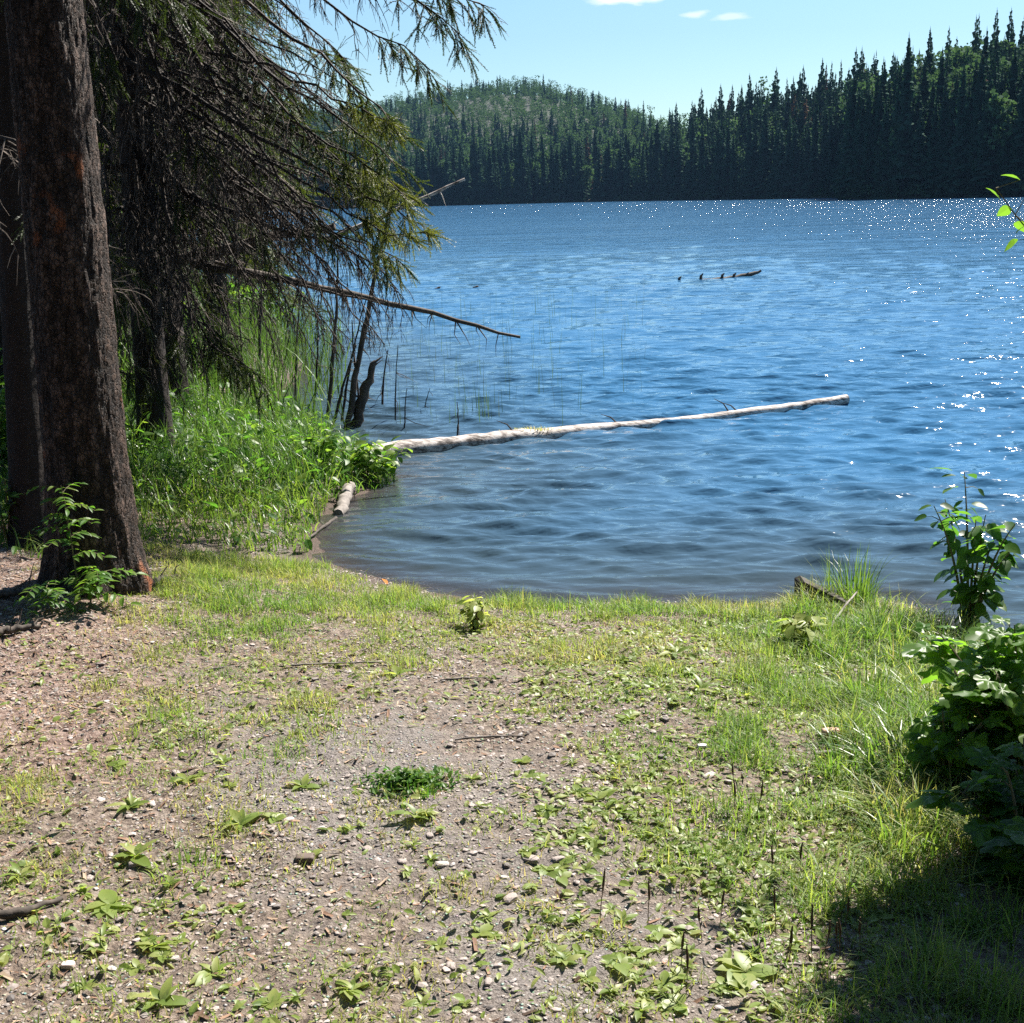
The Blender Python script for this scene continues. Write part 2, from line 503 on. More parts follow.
# ------------------------------------------------------------------ world: sky with a few small clouds
def build_world():
    nt = w.node_tree
    nt.nodes.clear()
    out = nt.nodes.new('ShaderNodeOutputWorld')
    bg = N(nt, 'ShaderNodeBackground', i_Strength=0.044)
    sky = N(nt, 'ShaderNodeTexSky')
    sky.sky_type = 'NISHITA'
    sky.sun_disc = False
    sky.sun_elevation = SUN_EL
    sky.sun_rotation = SUN_AZ
    sky.air_density = 1.0
    sky.dust_density = 0.3
    sky.ozone_density = 2.0
    col = mix_col(nt, 1.0, sky.outputs[0], (0.83, 1.0, 1.06), 'MULTIPLY')
    tc = N(nt, 'ShaderNodeTexCoord')
    nz = N(nt, 'ShaderNodeTexNoise', i_Scale=60.0, i_Detail=5.0)
    mpn = N(nt, 'ShaderNodeMapping')
    mpn.inputs['Scale'].default_value = (1, 1, 4)
    nt.links.new(tc.outputs['Generated'], mpn.inputs[0])
    nt.links.new(mpn.outputs[0], nz.inputs['Vector'])
    for (px, py, a, b, op) in ((628, -2, 0.034, 0.0050, 0.95), (697, 14, 0.011, 0.0030, 0.7), (732, 17, 0.014, 0.0032, 0.55)):
        d = Vector(ray(px, py)).normalized()
        rt = d.cross(Vector((0, 0, 1))).normalized()
        up = rt.cross(d)
        vals = []
        for vec, s in ((rt, a), (up, b)):
            dp = N(nt, 'ShaderNodeVectorMath', operation='DOT_PRODUCT')
            nt.links.new(tc.outputs['Generated'], dp.inputs[0])
            dp.inputs[1].default_value = vec
            q = math_node(nt, 'DIVIDE', dp.outputs['Value'], s)
            vals.append(math_node(nt, 'MULTIPLY', q, q))
        r2 = math_node(nt, 'SQRT', math_node(nt, 'ADD', vals[0], vals[1]))
        k = math_node(nt, 'ADD', math_node(nt, 'SUBTRACT', 1.0, r2), math_node(nt, 'MULTIPLY', math_node(nt, 'SUBTRACT', nz.outputs[0], 0.5), 1.6))
        dpf = N(nt, 'ShaderNodeVectorMath', operation='DOT_PRODUCT')
        nt.links.new(tc.outputs['Generated'], dpf.inputs[0])
        dpf.inputs[1].default_value = d
        fr = math_node(nt, 'GREATER_THAN', dpf.outputs['Value'], 0.5)
        k = math_node(nt, 'MULTIPLY', math_node(nt, 'MULTIPLY', math_node(nt, 'MULTIPLY', k, 1.6, True), fr), op, True)
        col = mix_col(nt, k, col, (9.0, 9.6, 10.0))
    nt.links.new(col, bg.inputs['Color'])
    nt.links.new(bg.outputs[0], out.inputs[0])


build_world()

# ------------------------------------------------------------------ shoreline and ground height
shore_px = [(1075, 668), (1000, 652), (950, 628), (905, 606), (860, 600), (800, 601), (745, 606), (690, 604), (640, 602), (560, 606),
            (500, 602), (440, 594), (390, 584), (350, 573), (322, 560), (312, 545), (316, 525), (330, 508), (372, 487), (384, 474),
            (360, 462), (318, 445), (285, 425), (262, 405), (290, 385), (300, 366), (280, 345), (250, 330), (215, 310), (150, 290)]
near_shore = [tuple(at_z(a, b, ZW)[:2]) for a, b in shore_px]
land = [(90, -14), (30, -2), (9, 3.2), (4.6, 4.6)] + near_shore + [(-22, 52), (-45, 75), (-100, 110), (-160, 130), (-160, -70), (90, -70)]
LP = np.array(land)


def shore_dist(x, y):
    """signed distance to the shoreline, positive on land"""
    x = np.asarray(x, float)
    y = np.asarray(y, float)
    best = np.full(x.shape, 1e9)
    inside = np.zeros(x.shape, bool)
    n = len(LP)
    for i in range(n):
        ax, ay = LP[i]
        bx, by = LP[(i + 1) % n]
        dx, dy = bx - ax, by - ay
        t = np.clip(((x - ax) * dx + (y - ay) * dy) / (dx * dx + dy * dy), 0, 1)
        best = np.minimum(best, np.hypot(x - ax - t * dx, y - ay - t * dy))
        if ay != by:
            inside ^= ((ay > y) != (by > y)) & (x < (bx - ax) * (y - ay) / (by - ay) + ax)
    return np.where(inside, best, -best)


def gz(x, y, d=None):
    x = np.asarray(x, float)
    y = np.asarray(y, float)
    if d is None:
        d = shore_dist(x, y)
    d = d + 0.10 * (fbm(x * 2.2, y * 2.2, 0, 3, 5) - 0.5)
    zl = ZW + 0.45 * (1 - np.exp(-np.maximum(d, 0) / 2.1)) + 0.004 * np.maximum(d, 0)
    zu = ZW + np.maximum(np.minimum(d, 0) * 0.11, -2.5)
    z = np.where(d > 0, zl, zu)
    k = np.clip(d / 0.5, 0, 1)
    z = z + k * (0.05 * (fbm(x * 1.1, y * 1.1, 0, 3, 11) - 0.5) + 0.03 * (fbm(x * 7, y * 7, 0, 3, 21) - 0.5) + 0.026 * (fbm(x * 19, y * 19, 0, 3, 23) - 0.5))
    # mound of roots and needles round the big trunk
    z = z + 0.10 * np.exp(-((x + 2.1) ** 2 + (y - 5.9) ** 2) / 0.5) * np.clip(d / 0.6, 0, 1)
    # wooded bank to the left rises a little
    z = z + np.clip((-x - 3.0) * 0.06, 0, 1.5) * np.clip(d / 2, 0, 1)
    return z


GX, GY = np.arange(-5.0, 5.0, 0.02), np.arange(1.0, 13.0, 0.02)
GZ = gz(*np.meshgrid(GX, GY))


def gz1(x, y):
    if not (-4.9 < x < 4.9 and 1.1 < y < 12.9):
        return float(gz(np.array([x]), np.array([y]))[0])
    a, b = (x + 5.0) / 0.02, (y - 1.0) / 0.02
    i, j = int(a), int(b)
    u, v = a - i, b - j
    return float(GZ[j, i] * (1 - u) * (1 - v) + GZ[j, i + 1] * u * (1 - v) + GZ[j + 1, i] * (1 - u) * v + GZ[j + 1, i + 1] * u * v)


def on_ground(px, py):
    """point of the ground surface seen at a pixel"""
    z = -0.2
    for _ in range(12):
        p = at_z(px, py, z)
        z = 0.5 * z + 0.5 * gz1(p[0], p[1])
    return np.array((p[0], p[1], gz1(p[0], p[1])))


def axis(dense0, dense1, step, lo, hi, g=1.14):
    a = list(np.arange(dense0, dense1 + 1e-6, step))
    s = step
    while a[-1] < hi:
        s *= g
        a.append(a[-1] + s)
    s = step
    pre = []
    x = dense0
    while x > lo:
        s *= g
        x -= s
        pre.append(x)
    return np.array(pre[::-1] + a)


def sheet(name, xs, ys, zf, tf, mat, smooth=True):
    X, Y = np.meshgrid(xs, ys)
    Z, T = zf(X, Y), tf(X, Y)
    nx, ny = len(xs), len(ys)
    i = np.arange(ny - 1)[:, None] * nx
    j = np.arange(nx - 1)[None]
    F = np.stack((i + j, i + j + 1, i + nx + j + 1, i + nx + j), -1).reshape(-1, 4)
    mb = MB()
    mb.add(np.stack((X, Y, Z), -1).reshape(-1, 3), F, T.ravel())
    o = mb.build(name, mat, None, smooth)
    o['kind'] = 'structure'
    return o


def ground_tint(x, y):
    px, py = proj(np.stack((x, y, np.full_like(x, -0.15)), -1))
    g = 0.5 + 0 * x
    g = g + 0.42 * np.exp(-(((px - 360) / 150) ** 2 + ((py - 800) / 90) ** 2)) * (y > 0.5)
    g = g + 0.35 * np.exp(-(((px - 560) / 160) ** 2 + ((py - 980) / 120) ** 2)) * (y > 0.5)
    g = g - 0.6 * np.clip((220 - px) / 220, 0, 1) * (py < 800) * (y > 0.5)
    g = g + 0.5 * np.clip(1 - np.abs(shore_dist(x, y)) / 0.5, 0, 1)
    return g


sheet('ground', axis(-3.0, 2.6, 0.015, -160, 90), axis(1.9, 7.4, 0.015, -70, 135), gz, ground_tint, M['ground'])
def wave_height(x, y):
    """short wind waves running in towards the beach: many small directional trains"""
    r_ = np.random.default_rng(91)
    h = np.zeros_like(x)
    dist = np.hypot(x, y)
    for k in range(80):
        lam = 0.09 * (0.75 / 0.09) ** r_.uniform()
        a_ = -math.pi / 2 - 0.25 + r_.normal(0, 0.36)
        kk_ = 2 * math.pi / lam
        ph = kk_ * (x * math.cos(a_) + y * math.sin(a_)) + r_.uniform(0, 6.28)
        # groups of waves, so that the crests are short and uneven
        env = 0.35 + 1.3 * vnoise(x / (lam * 2.2) + 17 * k, y / (lam * 3.0), 0, 200 + k)
        slope = 0.053 * min(1.0, (0.25 / lam) ** 0.6)
        fade = np.clip(1.5 - dist / (lam * 75), 0, 1)
        c_ = np.cos(ph)
        h = h + slope / kk_ * env * fade * (c_ + 0.22 * np.cos(2 * ph))
    return h * np.clip(-shore_dist(x, y) / 1.3, 0.08, 1) ** 0.6


def lake():
    r1 = np.concatenate((np.arange(3.4, 5.4, 0.2), np.arange(5.4, 13, 0.028)))
    rr2 = [r1[-1]]
    st = 0.028
    while rr2[-1] < 1600:
        st = max(0.028 * (rr2[-1] / 13) ** 1.7, 0.028)
        st = min(st, rr2[-1] * 0.06)
        rr2.append(rr2[-1] + st)
    r = np.concatenate((r1, rr2[1:]))
    t = np.concatenate((np.linspace(-1.75, -0.56, 24), np.linspace(-0.54, 0.54, 480), np.linspace(0.56, 1.75, 24)))
    TT_, RR_ = np.meshgrid(t, r)
    x, y = RR_ * np.sin(TT_), RR_ * np.cos(TT_)
    d = -shore_dist(x, y)
    near = (d > -0.5) & (RR_ < 140) & (np.abs(TT_) < 0.56)
    h = np.zeros_like(x)
    h[near] = wave_height(x[near], y[near])
    nx_, ny_ = len(t), len(r)
    i = np.arange(ny_ - 1)[:, None] * nx_
    j = np.arange(nx_ - 1)[None]
    m_ = MB()
    m_.add(np.stack((x, y, ZW + h), -1).reshape(-1, 3), np.stack((i + j + 1, i + j, i + nx_ + j, i + nx_ + j + 1), -1).reshape(-1, 4)[:, ::-1], (np.clip(d / 6, 0, 1) + np.clip((d - 6) / 150, 0, 1)).ravel())
    o_ = m_.build('water', M['water'], None, True)
    o_['kind'] = 'structure'
    print('water', x.size)


lake()

# ------------------------------------------------------------------ far shore terrain
T_PX = np.array([-1500, -600, 0, 360, 400, 450, 500, 540, 580, 620, 660, 700, 740, 780, 830, 842, 850, 900, 940, 970, 1010, 1024, 1200, 1700, 2600])
T_R0 = np.array([600, 560, 540, 520, 515, 510, 500, 490, 480, 465, 440, 400, 370, 350, 335, 330, 262, 250, 245, 240, 235, 232, 210, 180, 150], float)
T_SKY = np.array([120, 120, 110, 100, 90, 82, 76, 75, 86, 97, 108, 106, 98, 88, 80, 78, 74, 62, 48, 44, 32, 30, 10, 10, 20], float)
T_R1 = np.array([900, 900, 900, 950, 960, 970, 970, 960, 900, 840, 640, 480, 440, 420, 410, 400, 350, 345, 345, 345, 345, 340, 330, 300, 260], float)
TH, EL = [], []
for a, b in zip(T_PX, T_SKY):
    d = ray(min(max(a, -700), 1750), 195)
    th = math.atan2(d[0], d[1])
    if a in (-1500, 2600):
        th *= 1.5
    TH.append(th)
    dd = ray(min(max(a, -100), 1150), b)
    EL.append(dd[2] / math.hypot(dd[0], dd[1]))
TH, EL = np.array(TH), np.array(EL)
TREE_H = 17.0
T_H = np.maximum(EL * T_R1 + EYE - TREE_H * 0.8, 3.0)


def terr(th, r):
    r0, r1, H = np.interp(th, TH, T_R0), np.interp(th, TH, T_R1), np.interp(th, TH, T_H)
    s = (r - r0) / (r1 - r0)
    u = np.clip(s, 0, 1)
    h = H * (0.55 * u + 0.45 * u * u * (3 - 2 * u)) + 0.8 * np.clip(s * 30, 0, 1) - 0.02 * H * np.clip(s - 1, 0, 5) * 10
    h = h + (fbm(r * np.sin(th) / 60, r * np.cos(th) / 60, 0, 3, 3) - 0.5) * np.clip(s, 0, 1) * H * 0.12
    return np.where(s < 0, ZW - 1.5, ZW + np.maximum(h, 0.0))


ths = np.linspace(-1.0, 0.95, 420)
Sx = np.concatenate((np.array([-0.04, -0.001, 0.001]), np.linspace(0.02, 1.1, 46), np.linspace(1.2, 2.2, 8)))
TT, SS = np.meshgrid(ths, Sx)
RR = np.interp(TT, TH, T_R0) + SS * (np.interp(TT, TH, T_R1) - np.interp(TT, TH, T_R0))
ZZ = terr(TT, RR)
nx, ny = len(ths), len(Sx)
ii = np.arange(ny - 1)[:, None] * nx
jj = np.arange(nx - 1)[None]
mb = MB()
mb.add(np.stack((RR * np.sin(TT), RR * np.cos(TT), ZZ), -1).reshape(-1, 3), np.stack((ii + jj, ii + jj + 1, ii + nx + jj + 1, ii + nx + jj), -1).reshape(-1, 4))
tag(mb.build('hills', M['hill'], None, True), kind='structure')


# ------------------------------------------------------------------ far trees
def far_spruce(r, H, Wd, layers, per, base=0.06, t0=0.4):
    """vertices and triangles of a spire-shaped conifer crown and of its trunk"""
    V, F, T = [], [], []

    def tri(a, b, c, t):
        k = len(V)
        V.extend((a, b, c))
        F.append((k, k + 1, k + 2))
        T.extend((t, t, t))
    lump = r.uniform(0.75, 1.2, 9)
    for l in range(layers):
        n = per
        off = r.uniform(0, 6.3)
        for k in range(n):
            u = min(max((l + r.uniform(-0.8, 0.8)) / layers, 0), 0.985)
            z = H * (base + (1 - base) * u)
            rad = Wd * (1 - u) ** 0.7 * lump[int(u * 8.9)] + 0.10
            a = off + k * 2 * math.pi / n + r.uniform(-0.5, 0.5)
            L = rad * r.uniform(0.5, 1.2)
            dx, dy = math.cos(a), math.sin(a)
            dz = -L * r.uniform(0.25, 0.6)
            wd = 0.33 * L + 0.12
            p0 = (0, 0, z + 0.12 * L)
            pl = (dx * L * 0.6 - dy * wd, dy * L * 0.6 + dx * wd, z + dz * 0.75)
            pr = (dx * L * 0.6 + dy * wd, dy * L * 0.6 - dx * wd, z + dz * 0.75)
            pt = (dx * L, dy * L, z + dz)
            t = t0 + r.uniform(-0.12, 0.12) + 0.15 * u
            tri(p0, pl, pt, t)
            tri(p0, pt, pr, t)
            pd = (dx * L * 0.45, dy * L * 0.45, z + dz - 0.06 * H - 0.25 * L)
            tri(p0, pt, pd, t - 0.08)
    top = H * 1.03
    for k in range(3):
        a = k * 2.1
        tri((0.12 * math.cos(a), 0.12 * math.sin(a), H * 0.95), (0.12 * math.cos(a + 2.1), 0.12 * math.sin(a + 2.1), H * 0.95), (0, 0, top), t0)
    return np.array(V), np.array(F), np.array(T)


def far_aspen(r, H, Wd, n, t0=0.5):
    V, F, T = [], [], []
    lobes = [(r.uniform(-.45, .45) * Wd, r.uniform(-.45, .45) * Wd, H * r.uniform(0.45, 0.92), Wd * r.uniform(0.35, 0.6)) for _ in range(9)]
    for k in range(n):
        lx, ly, lz, lr = lobes[r.integers(len(lobes))]
        v = r.normal(size=3)
        v /= np.linalg.norm(v)
        c = np.array((lx, ly, lz)) + v * lr * r.uniform(0.6, 1.05) * np.array((1, 1, 1.2))
        s = r.uniform(0.25, 0.55) * Wd * 0.32
        a, b = r.normal(size=3), r.normal(size=3)
        a /= np.linalg.norm(a)
        b = b - a * (a @ b)
        b /= np.linalg.norm(b)
        q = len(V)
        V.extend((c + s * a, c + s * b, c - s * a * .8, c - s * b * 0.9))
        F.append((q, q + 1, q + 2, q + 3))
        T.extend([t0 + r.uniform(-.15, .15)] * 4)
    return np.array(V), np.array(F), np.array(T)


protoS = [far_spruce(rng, 1.0 * h, wd, ly, 7, bs) for h, wd, ly, bs in
          ((18, 2.6, 24, .05), (20, 2.2, 26, .08), (16, 2.8, 20, .04), (19, 2.0, 24, .12), (15, 2.4, 20, .05), (21, 2.7, 28, .1))]
protoL = [far_spruce(rng, 1.0 * h, wd, 17, 5, 0.05) for h, wd in ((17, 2.5), (15, 2.7), (18, 2.2), (13, 2.5))]
protoA = [far_aspen(rng, h, wd, 420) for h, wd in ((14, 3.2), (12, 3.6), (16, 3.0))]
protoAL = [far_aspen(rng, h, wd, 110) for h, wd in ((13, 3.2), (11, 3.6), (15, 2.9))]


def trunk_mb(H, r0):
    m_ = MB()
    m_.tube([(0, 0, -1.0), (0.05, 0, H * 0.4), (0, 0, H * 0.93)], [r0, r0 * 0.7, 0.03], 5)
    return m_


def far_proto(data, H, r0, leafmat, name):
    c = MB()
    c.add(data[0], data[1], data[2])
    co = c.build('crown', leafmat, link=False)
    to = trunk_mb(H, r0).build('trunk', M['dark_bark'], link=False)
    return co.data, to.data


meshS = [far_proto(d, d[0][:, 2].max(), 0.18, M['far_needle'], 's') for d in protoS]
meshA = [far_proto(d, d[0][:, 2].max() * 0.8, 0.16, M['far_leaf'], 'a') for d in protoA]

# candidates on the far side
cand = []
nc = 70000
th = rng.uniform(-0.55, 0.52, nc)
r0, r1 = np.interp(th, TH, T_R0), np.interp(th, TH, T_R1)
rr = r0 + 2 + (r1 - r0 + 40) * rng.uniform(0, 1, nc) ** 1.25
cell = {}
keep = []
for k in range(nc):
    x, y = rr[k] * math.sin(th[k]), rr[k] * math.cos(th[k])
    sp = 2.6 + 0.0028 * max(rr[k] - 300, 0)
    key = (int(x // sp), int(y // sp))
    if key in cell:
        continue
    cell[key] = 1
    keep.append(k)
th, rr, r0, r1 = th[keep], rr[keep], r0[keep], r1[keep]
# a close front row along the water so that no trunks stand alone
fr = np.arange(-0.54, 0.51, 0.0052)
fr = fr + rng.uniform(-0.002, 0.002, len(fr))
fr0 = np.interp(fr, TH, T_R0)
th = np.concatenate((fr, fr, th))
rr = np.concatenate((fr0 + rng.uniform(1.5, 4, len(fr)), fr0 + rng.uniform(5, 10, len(fr)), rr))
X, Y = rr * np.sin(th), rr * np.cos(th)
Z = terr(th, rr)
px, py = proj(np.stack((X, Y, Z), -1))
r0 = np.interp(th, TH, T_R0)
s = (rr - r0) / (np.interp(th, TH, T_R1) - r0)
# broadleaf where the hill shows pale rounded crowns
pa = 0.08 + 0.75 * np.exp(-((py - 118 + 0.06 * np.abs(px - 520)) / 13) ** 2) * (px < 690) * (vnoise(X / 55, Y / 55, 0, 4) > 0.35) + 0.22 * (s > 0.3) * (px > 830) + 0.38 * (s > 0.25) * (px < 690) + 0.12 * (s > 0.08) * (px < 690) + 0.25 * ((px > 920) & (px < 990) & (s > 0.1))
isA = rng.uniform(size=len(X)) < pa
sc_ = rng.uniform(0.62, 1.15, len(X)) * np.where((s > 0.2) & (px < 690), 0.78, 1.0)
sc_ = sc_ * np.where(rng.uniform(size=len(X)) < 0.12, 1.15, 1.0) * np.where(rng.uniform(size=len(X)) < 0.2, 0.75, 1.0)
red = (~isA) & (rng.uniform(size=len(X)) < 0.06)
vis = (px > 345) & (px < 1075)
# the nearest rows show largest: those are single trees, the rest is the mass of forest behind
score = np.where(vis, 20 * sc_ / rr * np.where(s < 0.12, 2.0, 1.0), 0)
for flag, limit in ((False, 300), (True, 70)):
    idx = np.where((isA == flag) & vis)[0]
    idx = idx[np.argsort(-score[idx])][:limit]
    for n_, k in enumerate(idx):
        right = px[k] > 846
        mid = 660 < px[k] <= 846
        if not flag:
            lab, grp = (('tall dark spire spruce on the near wooded shore at the right across the lake', 'spruces on the right far shore') if right else
                        ('dark spruce in the middle of the far shoreline, below the dip in the skyline', 'spruces in the middle of the far shore') if mid else
                        ('small distant spruce along the shoreline under the rounded far hill', 'spruces under the rounded hill'))
            nm, ct, pr = 'spruce_tree', 'spruce tree', meshS
        else:
            lab, grp = (('pale round topped broadleaf tree among the dark spruces at the right across the lake', 'broadleaf trees on the right far shore') if px[k] > 690 else
                        ('pale green rounded broadleaf tree on the far hill behind the lake', 'broadleaf trees on the rounded hill'))
            nm, ct, pr = 'aspen_tree', 'tree', meshA
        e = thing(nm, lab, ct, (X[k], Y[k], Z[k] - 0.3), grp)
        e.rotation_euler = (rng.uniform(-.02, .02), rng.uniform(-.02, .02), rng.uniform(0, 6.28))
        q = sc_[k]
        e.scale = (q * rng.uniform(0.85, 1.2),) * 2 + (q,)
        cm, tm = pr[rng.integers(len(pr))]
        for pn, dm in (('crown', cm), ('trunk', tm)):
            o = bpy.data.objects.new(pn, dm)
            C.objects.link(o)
            o.parent = e
        score[k] = -1
rest = score >= 0
fm = MB()
for flag, pl, mi in ((False, protoL, 0), (True, protoAL, 1)):
    for v in range(len(pl)):
        idx = np.where(rest & (isA == flag) & (np.arange(len(X)) % len(pl) == v))[0]
        wdt = rng.uniform(0.85, 1.25, len(idx))
        Ms = rots(rng.uniform(0, 6.28, len(idx))) * sc_[idx][:, None, None]
        Ms[:, :2, :] *= wdt[:, None, None]
        Ls = np.stack((X[idx], Y[idx], Z[idx] - 0.4), -1)
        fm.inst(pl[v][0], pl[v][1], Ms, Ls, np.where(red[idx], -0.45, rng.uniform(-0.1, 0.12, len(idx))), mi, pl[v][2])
tag(fm.build('forest', [M['far_needle'], M['far_leaf']]), 'mass of dark conifers and paler broadleaf trees covering the hills beyond the lake', 'forest', kind='stuff')

# low bushes and pale shoreline clutter along the far water's edge
bm_ = MB()
fb = np.arange(-0.5, 0.5, 0.004)
b0 = np.interp(fb, TH, T_R0) + 0.8
Bv, Bf, Bt = far_aspen(rng, 2.4, 1.6, 60)
bm_.inst(Bv, Bf, rots(rng.uniform(0, 6.28, len(fb)), 0, 0, rng.uniform(0.5, 1.3, len(fb))), np.stack((b0 * np.sin(fb), b0 * np.cos(fb), np.full(len(fb), ZW - 0.3)), -1),
         rng.uniform(-.3, .2, len(fb)), 0, Bt)
tag(bm_.build('undergrowth', M['far_leaf']), 'low bushes along the far shoreline at the foot of the trees', 'bushes', kind='stuff')


# ------------------------------------------------------------------ spruce branches close by
def make_sprig(r, n=60, L=1.0, nl=0.125, wd=0.018):
    """a needle covered twig along +Y"""
    V, F = [], []
    V += [(-0.012, 0, 0), (0.012, 0, 0), (0, L, 0)]
    F.append((0, 1, 2))
    for k in range(n):
        y = L * (0.04 + 0.96 * k / n)
        a = r.uniform(0, 2 * math.pi)
        q = nl * r.uniform(0.7, 1.15) * (1 - 0.35 * y / L)
        d = np.array((math.cos(a) * 0.82, 0.62, math.sin(a) * 0.5 + 0.12)) * q
        p = np.array((0, y, 0))
        sd = np.cross(d, (0.3, 0.2, 0.9))
        sd = sd / (np.linalg.norm(sd) + 1e-9) * wd
        b = len(V)
        V += [tuple(p - sd), tuple(p + sd), tuple(p + d)]
        F.append((b, b + 1, b + 2))
    return np.array(V), np.array(F)


SPRIGS = [make_sprig(rng) for _ in range(4)]


def bez(P, n):
    P = [np.asarray(p, float) for p in P]
    t = np.linspace(0, 1, n)[:, None]
    if len(P) == 2:
        return P[0] * (1 - t) + P[1] * t
    if len(P) == 3:
        return P[0] * (1 - t) ** 2 + 2 * P[1] * t * (1 - t) + P[2] * t * t
    return P[0] * (1 - t) ** 3 + 3 * P[1] * t * (1 - t) ** 2 + 3 * P[2] * t * t * (1 - t) + P[3] * t ** 3


def spruce_branch(parent, pts, r0, twigs=26, tl=0.45, alive=0.0, droop=0.6, subs=4, sprig=0.13, bright=0.45, start=0.12, dens=1.0):
    """one branch: its wood is a part, its needles a sub-part. Points in world space, parent stands unrotated"""
    o = np.array(parent.location)
    W, S = MB(), []
    P = bez([np.asarray(p) - o for p in pts], 12)
    P[1:-1] += rng.normal(0, 0.016, P[1:-1].shape) + np.cumsum(rng.normal(0, 0.012, P[1:-1].shape), axis=0)
    L = np.linalg.norm(np.diff(P, axis=0), axis=1).sum()
    W.tube(P, np.linspace(r0, 0.003, 12), 6, rng.uniform(0.35, 0.6))
    for k in range(twigs):
        u = start + (1 - start) * (k + rng.uniform(0, 1)) / twigs
        q = u * 11
        i = min(int(q), 10)
        p = P[i] * (1 - (q - i)) + P[i + 1] * (q - i)
        tg = P[i + 1] - P[i]
        tg /= np.linalg.norm(tg)
        sd = np.cross(tg, (0, 0, 1))
        sd /= np.linalg.norm(sd) + 1e-9
        sgn = 1 if k % 2 else -1
        l = tl * rng.uniform(0.4, 1.15) * (1.0 - 0.45 * u)
        d = tg * rng.uniform(0.35, 0.8) + sd * sgn * rng.uniform(0.3, 0.9) + np.array((0, 0, rng.uniform(-0.3, 0.15)))
        d /= np.linalg.norm(d)
        nseg = 5
        tp = [p]
        for j in range(nseg):
            d = d + np.array((0, 0, -droop * rng.uniform(0.12, 0.42))) + rng.normal(0, 0.08, 3)
            d /= np.linalg.norm(d)
            tp.append(tp[-1] + d * l / nseg)
        tp = np.array(tp)
        tr = 0.0032 + 0.0035 * (1 - u)
        W.tube(tp, np.linspace(tr, 0.0012, nseg + 1), 3, rng.uniform(0.3, 0.85), cap=False)
        live = u > 1 - alive and rng.uniform() < 0.95
        if live:
            for j in range(nseg):
                for _ in range(2):
                    S.append((tp[j] + (tp[j + 1] - tp[j]) * rng.uniform(), (tp[j + 1] - tp[j]) / np.linalg.norm(tp[j + 1] - tp[j]) + rng.normal(0, 0.12, 3)))
        for j in range(subs):
            v = rng.uniform(0.15, 0.95) * nseg
            i2 = min(int(v), nseg - 1)
            p2 = tp[i2] + (tp[i2 + 1] - tp[i2]) * (v - i2)
            d2 = (tp[i2 + 1] - tp[i2]) / (l / nseg) * 0.6 + rng.normal(0, 0.45, 3) + np.array((0, 0, -0.45 * droop))
            d2 /= np.linalg.norm(d2)
            l2 = l * rng.uniform(0.2, 0.5)
            e1 = p2 + d2 * l2 * 0.5
            d3 = d2 + np.array((0, 0, -0.35)) + rng.normal(0, 0.15, 3)
            d3 /= np.linalg.norm(d3)
            W.tube([p2, e1, e1 + d3 * l2 * 0.5], [tr * 0.55, tr * 0.4, 0.0009], 3, rng.uniform(0.3, 0.95), cap=False)
            if live:
                for q2, dd in ((p2, d2), (e1, d3)):
                    S.append((q2, dd))
    b = W.build('branch', M['twig'], parent)
    if S:
        S2 = S + [(P[11], tg)]
        nb = MB()
        Ls = np.array([a for a, _ in S2])
        Ds = np.array([a for _, a in S2])
        m = len(S2)
        which = rng.integers(0, len(SPRIGS), m)
        for v in range(len(SPRIGS)):
            k = which == v
            if k.sum():
                nb.inst(*SPRIGS[v], dir_rots(Ds[k], rng.uniform(0, 6.28, k.sum()), sprig * rng.uniform(0.7, 1.25, k.sum())), Ls[k], bright + rng.uniform(-0.2, 0.25, k.sum()))
        nb.build('needles', M['needle'], b)
    return b


def bark_trunk(parent, C0, C1, r_base, r_top, flare=0.25, rings=170, seg=72, amp=0.012, mat='bark', height_ext=1.0, name='trunk'):
    """trunk as one displaced skin between two world points"""
    o = np.array(parent.location)
    C0, C1 = np.asarray(C0) - o, np.asarray(C1) - o
    u = np.linspace(-0.06, height_ext, rings)
    ax = C0[None] + (C1 - C0)[None] * u[:, None]
    H = np.linalg.norm(C1 - C0)
    hgt = u * H
    rad = r_base + (r_top - r_base) * np.clip(u, 0, None)
    rad = np.maximum(rad, 0.03) + flare * r_base * np.exp(-np.clip(hgt, 0, None) / 0.22)
    a = np.arange(seg) * 2 * math.pi / seg
    A, U = np.meshgrid(a, hgt)
    cx, sx = np.cos(A), np.sin(A)
    f = fbm(cx * 6 + 10, sx * 6 + 10, U * 9, 4, 31) - 0.5
    plates = np.abs(fbm(cx * 17 + 3, sx * 17 + 7, U * 19, 3, 57) - 0.5) * 2
    low = fbm(cx * 1.6 + 3, sx * 1.6 + 3, U * 0.9, 2, 77) - 0.5
    lobes = np.cos(5 * A + 1.1) * np.exp(-np.clip(U, 0, None) / 0.18) * 0.13 * r_base
    rr_ = rad[:, None] + amp * (1.2 * f - 1.3 * np.clip(0.25 - plates, 0, 1)) + low * 0.10 * r_base + lobes
    V = ax[:, None] + np.stack((rr_ * cx, rr_ * sx, np.zeros_like(cx)), -1)
    i = np.arange(rings - 1)[:, None] * seg
    j = np.arange(seg)[None]
    F = np.stack((i + j, i + (j + 1) % seg, i + seg + (j + 1) % seg, i + seg + j), -1).reshape(-1, 4)
    m_ = MB()
    m_.add(V.reshape(-1, 3), F, (0.5 + 0.5 * f).ravel())
    return m_.build(name, M[mat], parent, True)


def upper_crown(parent, base_h, H, Wd, seed, t0=0.4):
    """boughs above the picture's top edge, still part of the tree"""
    r = np.random.default_rng(seed)
    m_ = MB()
    V, F, T = far_spruce(r, H - base_h, Wd, 26, 9, 0.0, t0)
    V = V + np.array((0, 0, base_h))
    m_.add(V, F, T)
    return m_.build('crown', M['needle'], parent)


